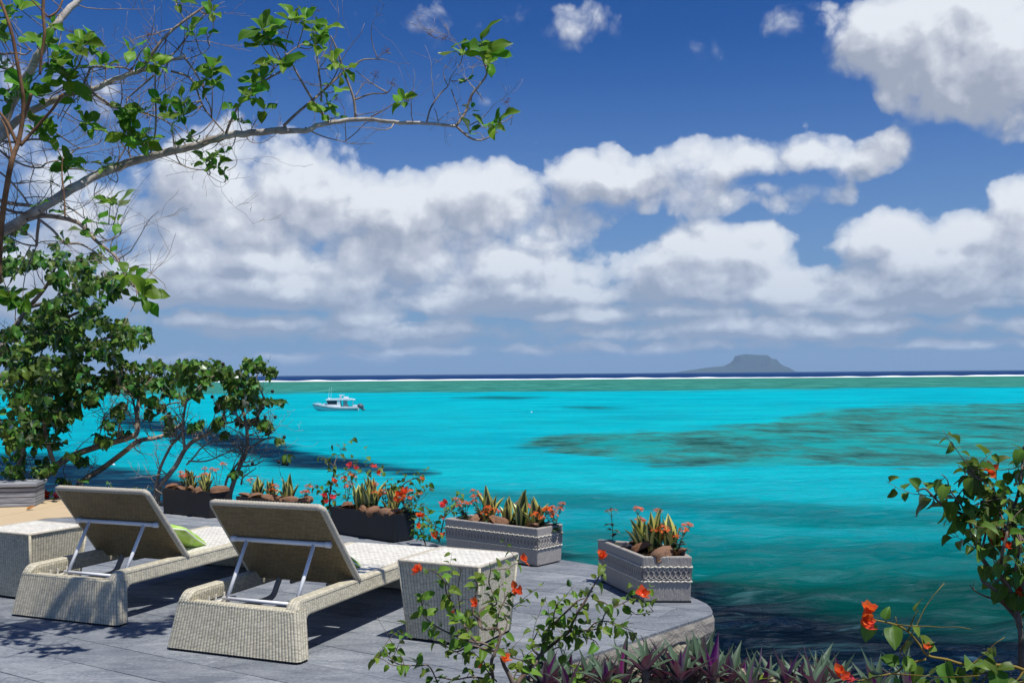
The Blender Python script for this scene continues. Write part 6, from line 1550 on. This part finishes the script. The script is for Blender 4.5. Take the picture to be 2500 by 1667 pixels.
CL2 = [(1010, 870, 60, 40, 32), (1090, 890, 60, 40, 34), (1160, 890, 50, 40, 30), (1040, 940, 60, 45, 34), (1120, 960, 60, 40, 24), (1250, 930, 60, 40, 34), (1300, 950, 50, 40, 28), (1270, 1010, 60, 40, 32), (1220, 1080, 50, 45, 26), (1290, 1090, 50, 50, 28), (1390, 870, 40, 30, 22), (1430, 880, 50, 40, 28), (1490, 900, 40, 26, 14), (1370, 970, 50, 40, 24), (1400, 1030, 50, 40, 28), (1430, 1070, 50, 40, 24), (1190, 1170, 40, 40, 20), (1370, 1180, 50, 30, 18), (1440, 1180, 40, 30, 16), (1480, 1220, 40, 30, 12), (1100, 1180, 20, 30, 8), (1530, 1080, 24, 16, 7), (1570, 1350, 22, 22, 9), (1280, 1480, 22, 20, 7), (1060, 1000, 40, 30, 14), (910, 1240, 30, 18, 8), (1340, 1060, 40, 30, 12), (1520, 1310, 30, 20, 6), (1060, 1220, 40, 30, 8), (1250, 1240, 40, 20, 8)]
def foliage(t, off, CLs, dep, size, rng, limit, spread_d, allp):
    leaves = []
    for (x, y, rx, ry, n) in CLs:
        u0, v0 = 0.44638 * x, 500 + 0.44638 * y; d0 = dep(u0, v0)
        nsub = max(1, n // 7); subs = [(rng.gauss(0, 0.5), rng.gauss(0, 0.5), rng.uniform(-1, 1)) for _ in range(nsub)]
        for i in range(int(n * 1.9)):
            s = subs[i % nsub]
            a, c = s[0] + rng.gauss(0, 0.28), s[1] + rng.gauss(0, 0.28)
            dd = d0 + spread_d * (s[2] + rng.uniform(-.3, .3))
            leaves.append((P(u0 + a * rx * 0.446, v0 + c * ry * 0.446, dd), dd))
    leaves.sort(key=lambda q: q[1])
    big = MB(off)
    for i, (p, dd) in enumerate(leaves):
        d = Vector((rng.uniform(-1, 1), rng.uniform(-1, .6), rng.uniform(-1.3, .1))); nr = Vector((rng.uniform(-.7, .7), rng.uniform(-.9, .3), rng.uniform(0.1, 1.0)))
        M = orient(p - off, d, nr, size * rng.uniform(0.6, 1.2)); me = rng.choice(HIBL)
        if i < limit: link('leaf', me, t, M)
        else:
            bb = big.verts([M @ vv.co + off for vv in me.vertices])
            for pl in me.polygons: big.face([bb + q for q in pl.vertices])
    if big.f: o = big.build('foliage', M_HIBS, t, True); o['kind'] = 'stuff'
    return len(leaves)
foliage(t, off, CL1, hdep, 0.094, rg, 300, 0.75, None)
rg = random.Random(71)
t = thing('leaning_shrub', 'thin stemmed shrub with bare twigs and dark nuts leaning out over the turquoise water', 'tree', t2b, 0); off = t2b
hp = woody(t, off, ht, [], const(11.2), 130, rg, 800, lambda u, v: v < 1190)
foliage(t, off, CL2, const(11.2), 0.085, rg, 300, 0.4, None)
b = MB(off)
for (x, y) in [(1220, 870), (1218, 885), (1505, 1160), (1525, 1405), (1548, 1415), (1560, 1412), (1490, 1020), (1440, 1110), (1200, 1060), (1380, 1415), (1570, 1418), (1555, 1270), (1410, 1165), (1450, 1160), (1160, 1050)]:
    u, v = 0.44638 * x, 500 + 0.44638 * y; c = P(u, v, 11.1); q, r = min(hp, key=lambda a: (a[0] - c).length_squared)
    b.tube([q, q.lerp(c, .5) + Vector((0, 0, 0.03)), c], 0.0018, 4); b.ellipsoid(c, (0.019, 0.019, 0.02), 8, 6)
o = b.build('nuts', plain('dark_nut', (0.03, 0.022, 0.02), 0.7, 0.3, 0.3, 30), t, True); o['kind'] = 'stuff'
# low green sprigs at the terrace rim
rg = random.Random(73)
for (u, v, d, lb) in [(330, 1200, 11.6, 'low green sprig behind the left lounger back, nearest the dark planter'), (245, 1190, 11.7, 'low green sprig over the middle of the left lounger back'), (170, 1180, 11.8, 'green clump behind the left end of the left lounger back')]:
    p = P(u, v + 22, d); t = thing('green_sprig', lb, 'plant', p, 0, 'green sprigs along the terrace rim')
    b = MB()
    for k in range(5):
        a = rg.uniform(0, 6.28); pts = twig(b, (0, 0, -0.2), (math.cos(a) * .4, math.sin(a) * .4, 1), rg.uniform(0.28, 0.4), 0.004, rg, 5, 0.2, 0.05, 0, 0, None, 4)
        leaves_along(t, Vector((0, 0, 0)), pts, HIBL, 'leaf', rg, 0.035, 0.085, 0.2, 0.35)
    b.build('stem', M_BARK, t, True)
# a fallen leaf on the paving
b = MB(); o = link('fallen_leaf', leaf_mesh('fallen_leaf', plain('dry_leaf', (0.42, 0.16, 0.03), 0.8, 0.2, 0.3, 20), p_heart(0.42), 5, 0.5, -0.5, 0.05, 9)); o.matrix_basis = orient(G(65, 1243, 0.012), (1, 0.2, 0), (0, -0.3, 1), 0.085); tag(o, 'dry orange leaf fallen in front of the timber bench', 'leaf')

# ------------------------------------------------------------------ boat
def boat():
    c = W(822, 1002); c.z = ZW
    t = thing('motor_boat', 'white cabin motor boat with dark windows anchored on the turquoise lagoon', 'boat', c, math.radians(5)); K = 0.068 / 0.063
    s = 0.00428 * (c.y / 157.0)
    X = lambda x: (x - 1075) * s; Zz = lambda y: (908 - y) * s
    white = plain('boat_gelcoat', (0.80, 0.81, 0.82), 0.3, 0.5, 0.03, 2); grey = plain('outboard_grey', (0.10, 0.11, 0.14), 0.3, 0.5, 0.2, 3); black = plain('rubbing_strake', (0.03, 0.045, 0.05), 0.6, 0.3, 0.1)
    glass = plain('tinted_glass', (0.012, 0.02, 0.035), 0.08, 0.6, 0.1); inside = plain('cabin_interior', (0.42, 0.40, 0.40), 0.6, 0.3, 0.1, 3); hullc = plain('shaded_hull_white', (0.62, 0.70, 0.70), 0.4, 0.4, 0.04, 1)  # hullc: the white hull greyed, its shade put into the colour
    st = [240, 300, 380, 480, 600, 800, 1000, 1250, 1500, 1840]
    rail = {240: 700, 300: 708, 380: 720, 480: 738, 600: 758, 800: 788, 1000: 812, 1250: 824, 1500: 828, 1840: 830}
    top = {240: 645, 300: 650, 380: 660, 480: 676, 600: 690, 800: 715, 1000: 745, 1250: 762, 1500: 766, 1840: 764}
    beam = lambda x: 1.28 * min(1, ((x - 225) / 700)) ** 0.55 * (1 if x < 1500 else 0.97)
    keel = lambda x: 0.30 * (1 - min(1, (x - 240) / 420)) ** 1.4 * 2.6 - 0.25
    b = MB(); R = []
    for x in st:
        bm = beam(x); zr = Zz(rail[x]); zk = min(keel(x), zr - 0.15)
        R.append(b.verts([(X(x), -bm, zr), (X(x) + 0.02, -bm * 0.93, zr * 0.55 + zk * 0.45), (X(x) + 0.05, -bm * 0.72, zr * 0.16 + zk * 0.84), (X(x) + 0.06, 0, zk - 0.10), (X(x) + 0.05, bm * 0.72, zr * 0.16 + zk * 0.84), (X(x) + 0.02, bm * 0.93, zr * 0.55 + zk * 0.45), (X(x), bm, zr)]))
    for i in range(len(st) - 1):
        for k in range(6): b.face((R[i] + k, R[i + 1] + k, R[i + 1] + k + 1, R[i] + k + 1))
    b.face([R[-1] + k for k in range(7)]); b.build('hull', hullc, t, True)
    b = MB(); R = []
    for x in st:
        bm = beam(x); R.append(b.verts([(X(x), -bm, Zz(rail[x])), (X(x), -bm * 0.99, Zz(top[x])), (X(x), -bm * 0.86, Zz(top[x]) + 0.01), (X(x), bm * 0.86, Zz(top[x]) + 0.01), (X(x), bm * 0.99, Zz(top[x])), (X(x), bm, Zz(rail[x]))]))
    for i in range(len(st) - 1):
        for k in range(5):
            if k == 2 and st[i] >= 1250: continue
            b.face((R[i] + k, R[i + 1] + k, R[i + 1] + k + 1, R[i] + k + 1))
    b.face([R[-1] + k for k in range(6)]); b.face([R[0] + k for k in reversed(range(6))]); b.build('gunwale', white, t)
    b = MB(); b.box((X(1250), -1.1, 0.10), (X(1830), 1.1, 0.16)); b.build('cockpit_sole', inside, t)
    b = MB()
    for sd in (-1, 1): b.tube([(X(x), sd * (beam(x) + 0.01), Zz(rail[x])) for x in st], 0.05, 6)
    b.build('rub_rail', black, t)
    # fore cabin rising to the wheelhouse
    b = MB(); f = [(600, 690), (640, 655), (790, 645), (1240, 640), (1240, 760)]
    for pts, hw in (([(560, 700), (630, 652), (800, 640), (800, 730)], 0.75),):
        A = b.verts([(X(x), -hw, Zz(y)) for x, y in pts]); B = b.verts([(X(x), hw, Zz(y)) for x, y in pts]); n = len(pts)
        for i in range(n): j = (i + 1) % n; b.face((A + i, A + j, B + j, B + i))
        b.face([A + i for i in reversed(range(n))]); b.face([B + i for i in range(n)])
    b.build('foredeck_cabin', white, t)
    hw = 0.98
    b = MB()  # lower sides
    for sd in (-1, 1): b.box((X(760), sd * hw - 0.02, Zz(765)), (X(1235), sd * hw + 0.02, Zz(686)))
    b.box((X(1105), -hw - 0.021, Zz(690)), (X(1222), -hw + 0.019, Zz(540))); b.box((X(1105), hw - 0.019, Zz(690)), (X(1222), hw + 0.021, Zz(540)))
    b.box((X(1330), -0.62, Zz(764)), (X(1352), 0.95, Zz(540))); b.box((X(765), -hw, Zz(765)), (X(800), hw, Zz(690))); b.build('wheelhouse', white, t)
    b = MB()
    for sd in (-1, 1):
        r = b.verts([(X(730), sd * (hw - .03), Zz(548)), (X(1105), sd * hw, Zz(548)), (X(1105), sd * hw, Zz(688)), (X(795), sd * hw, Zz(686))]); b.face((r, r + 1, r + 2, r + 3)); 
    r = b.verts([(X(730), -hw + .03, Zz(548)), (X(730), hw - .03, Zz(548)), (X(795), hw, Zz(686)), (X(795), -hw, Zz(686))]); b.face((r, r + 1, r + 2, r + 3))
    g = b.build('window', glass, t)
    b = MB(); b.box((X(1345), -0.85, Zz(762)), (X(1470), -0.80, Zz(542))); b.box((X(1400), -0.3, Zz(762)), (X(1470), 0.9, Zz(700))); b.build('cabin_bulkhead', inside, t)
    b = MB()
    for x in (1215, 1318): b.box((X(x), -0.97, Zz(764)), (X(x) + 0.05, -0.93, Zz(540)))
    b.build('door_frame', black, t)
    b = MB(); pr = [(700, 522), (705, 500), (760, 488), (1180, 476), (1560, 480), (1700, 505), (1735, 532), (1560, 540), (720, 545)]
    A = b.verts([(X(x), -1.08, Zz(y)) for x, y in pr]); B = b.verts([(X(x), 1.08, Zz(y)) for x, y in pr]); n = len(pr)
    for i in range(n): j = (i + 1) % n; b.face((A + i, A + j, B + j, B + i))
    b.face([A + i for i in reversed(range(n))]); b.face([B + i for i in range(n)]); bevel(b.build('roof', white, t), 0.03, 2)
    b = MB()
    for yy in (-0.85, 0.85): b.tube([(X(1665), yy, Zz(760)), (X(1640), yy, Zz(535))], 0.025, 6)
    b.build('roof_post', white, t)
    b = MB(); b.tube([(X(1190), 0, Zz(480)), (X(1245), 0, Zz(365))], [0.16, 0.09], 8); b.box((X(1165), -0.28, Zz(372)), (X(1330), 0.28, Zz(346))); b.build('radar_arch', white, t)
    b = MB(); b.box((X(1335), -0.7, Zz(478)), (X(1490), 0.7, Zz(412))); bevel(b.build('roof_box', white, t), 0.03, 2)
    b = MB(); b.ellipsoid((X(800), 0.3, Zz(478)), (0.12, 0.12, 0.12), 8, 6); b.build('navigation_dome', white, t, True)
    for x, x2, y2 in ((790, 830, 60), (875, 905, 60), (1355, 1352, 310)):
        b = MB(); b.tube([(X(x), -0.4, Zz(480)), (X(x2), -0.4, Zz(y2))], [0.02, 0.012], 5); b.build('antenna', white, t)
    b = MB(); b.box((X(1650), -0.95, Zz(770)), (X(1800), 0.95, Zz(722))); bevel(b.build('stern_locker', white, t), 0.06, 2)
    for yy in (-0.45, 0.45):
        o = Vector((X(1850), yy, 0)); k = 0.0
        b = MB(); M = Matrix.Rotation(math.radians(28), 3, 'Y')
        b.ellipsoid(o + Vector((0.32, 0, Zz(760))), (0.50, 0.24, 0.36), 12, 8, M); e = b.build('outboard_motor', grey, t, True)
        b = MB(); b.tube([o + Vector((0.28, 0, Zz(790))), o + Vector((0.72, 0, Zz(885)))], [0.20, 0.11], 8); b.ellipsoid(o + Vector((0.80, 0, Zz(880))), (0.22, 0.10, 0.14), 8, 6); b.build('leg', grey, e, True)
        b = MB(); b.ellipsoid(o + Vector((0.22, -0.02, Zz(725))), (0.22, 0.20, 0.10), 8, 6, M); b.build('cowl_top', plain('cowl_silver', (0.5, 0.52, 0.56), 0.3, 0.5, 0.05), e, True)
    b = MB(); b.tube([(X(330), -0.3, Zz(640)), (X(380), -0.55, Zz(618)), (X(520), -0.95, Zz(650)), (X(560), -1.0, Zz(690))], 0.014, 5); b.tube([(X(330), 0.3, Zz(640)), (X(380), 0.55, Zz(618)), (X(520), 0.95, Zz(650))], 0.014, 5); b.build('bow_rail', white, t)
    rp = MB(); p0 = Vector((X(245), 0, Zz(690))); rp.tube([c + p0, c + p0 + Vector((-0.6, -0.3, -0.35)), c + p0 + Vector((-1.3, -0.6, -0.75)), c + p0 + Vector((-2.2, -1.0, -1.2))], 0.018, 5)
    o = rp.build('anchor_rope', grey); tag(o, 'thin anchor rope running from the boat bow into the lagoon', 'rope')
boat()
# mooring floats among the branches
for i, (u, v, r, lb) in enumerate([(277, 1134, 0.10, 'small white mooring float below the leaning branch in dark water'), (1298, 1006, 0.13, 'white float on the lagoon just left of the thin dark patch'), (50, 1172, 0.09, 'pale float in dark water behind the timber bench')]):
    b = MB(); b.ellipsoid((0, 0, 0), (r, r, r * 0.8), 12, 8); o = b.build('mooring_float', plain('float_plastic', (0.8, 0.8, 0.75), 0.4, 0.4, 0.05), None, True); o.location = W(u, v); tag(o, lb, 'float')
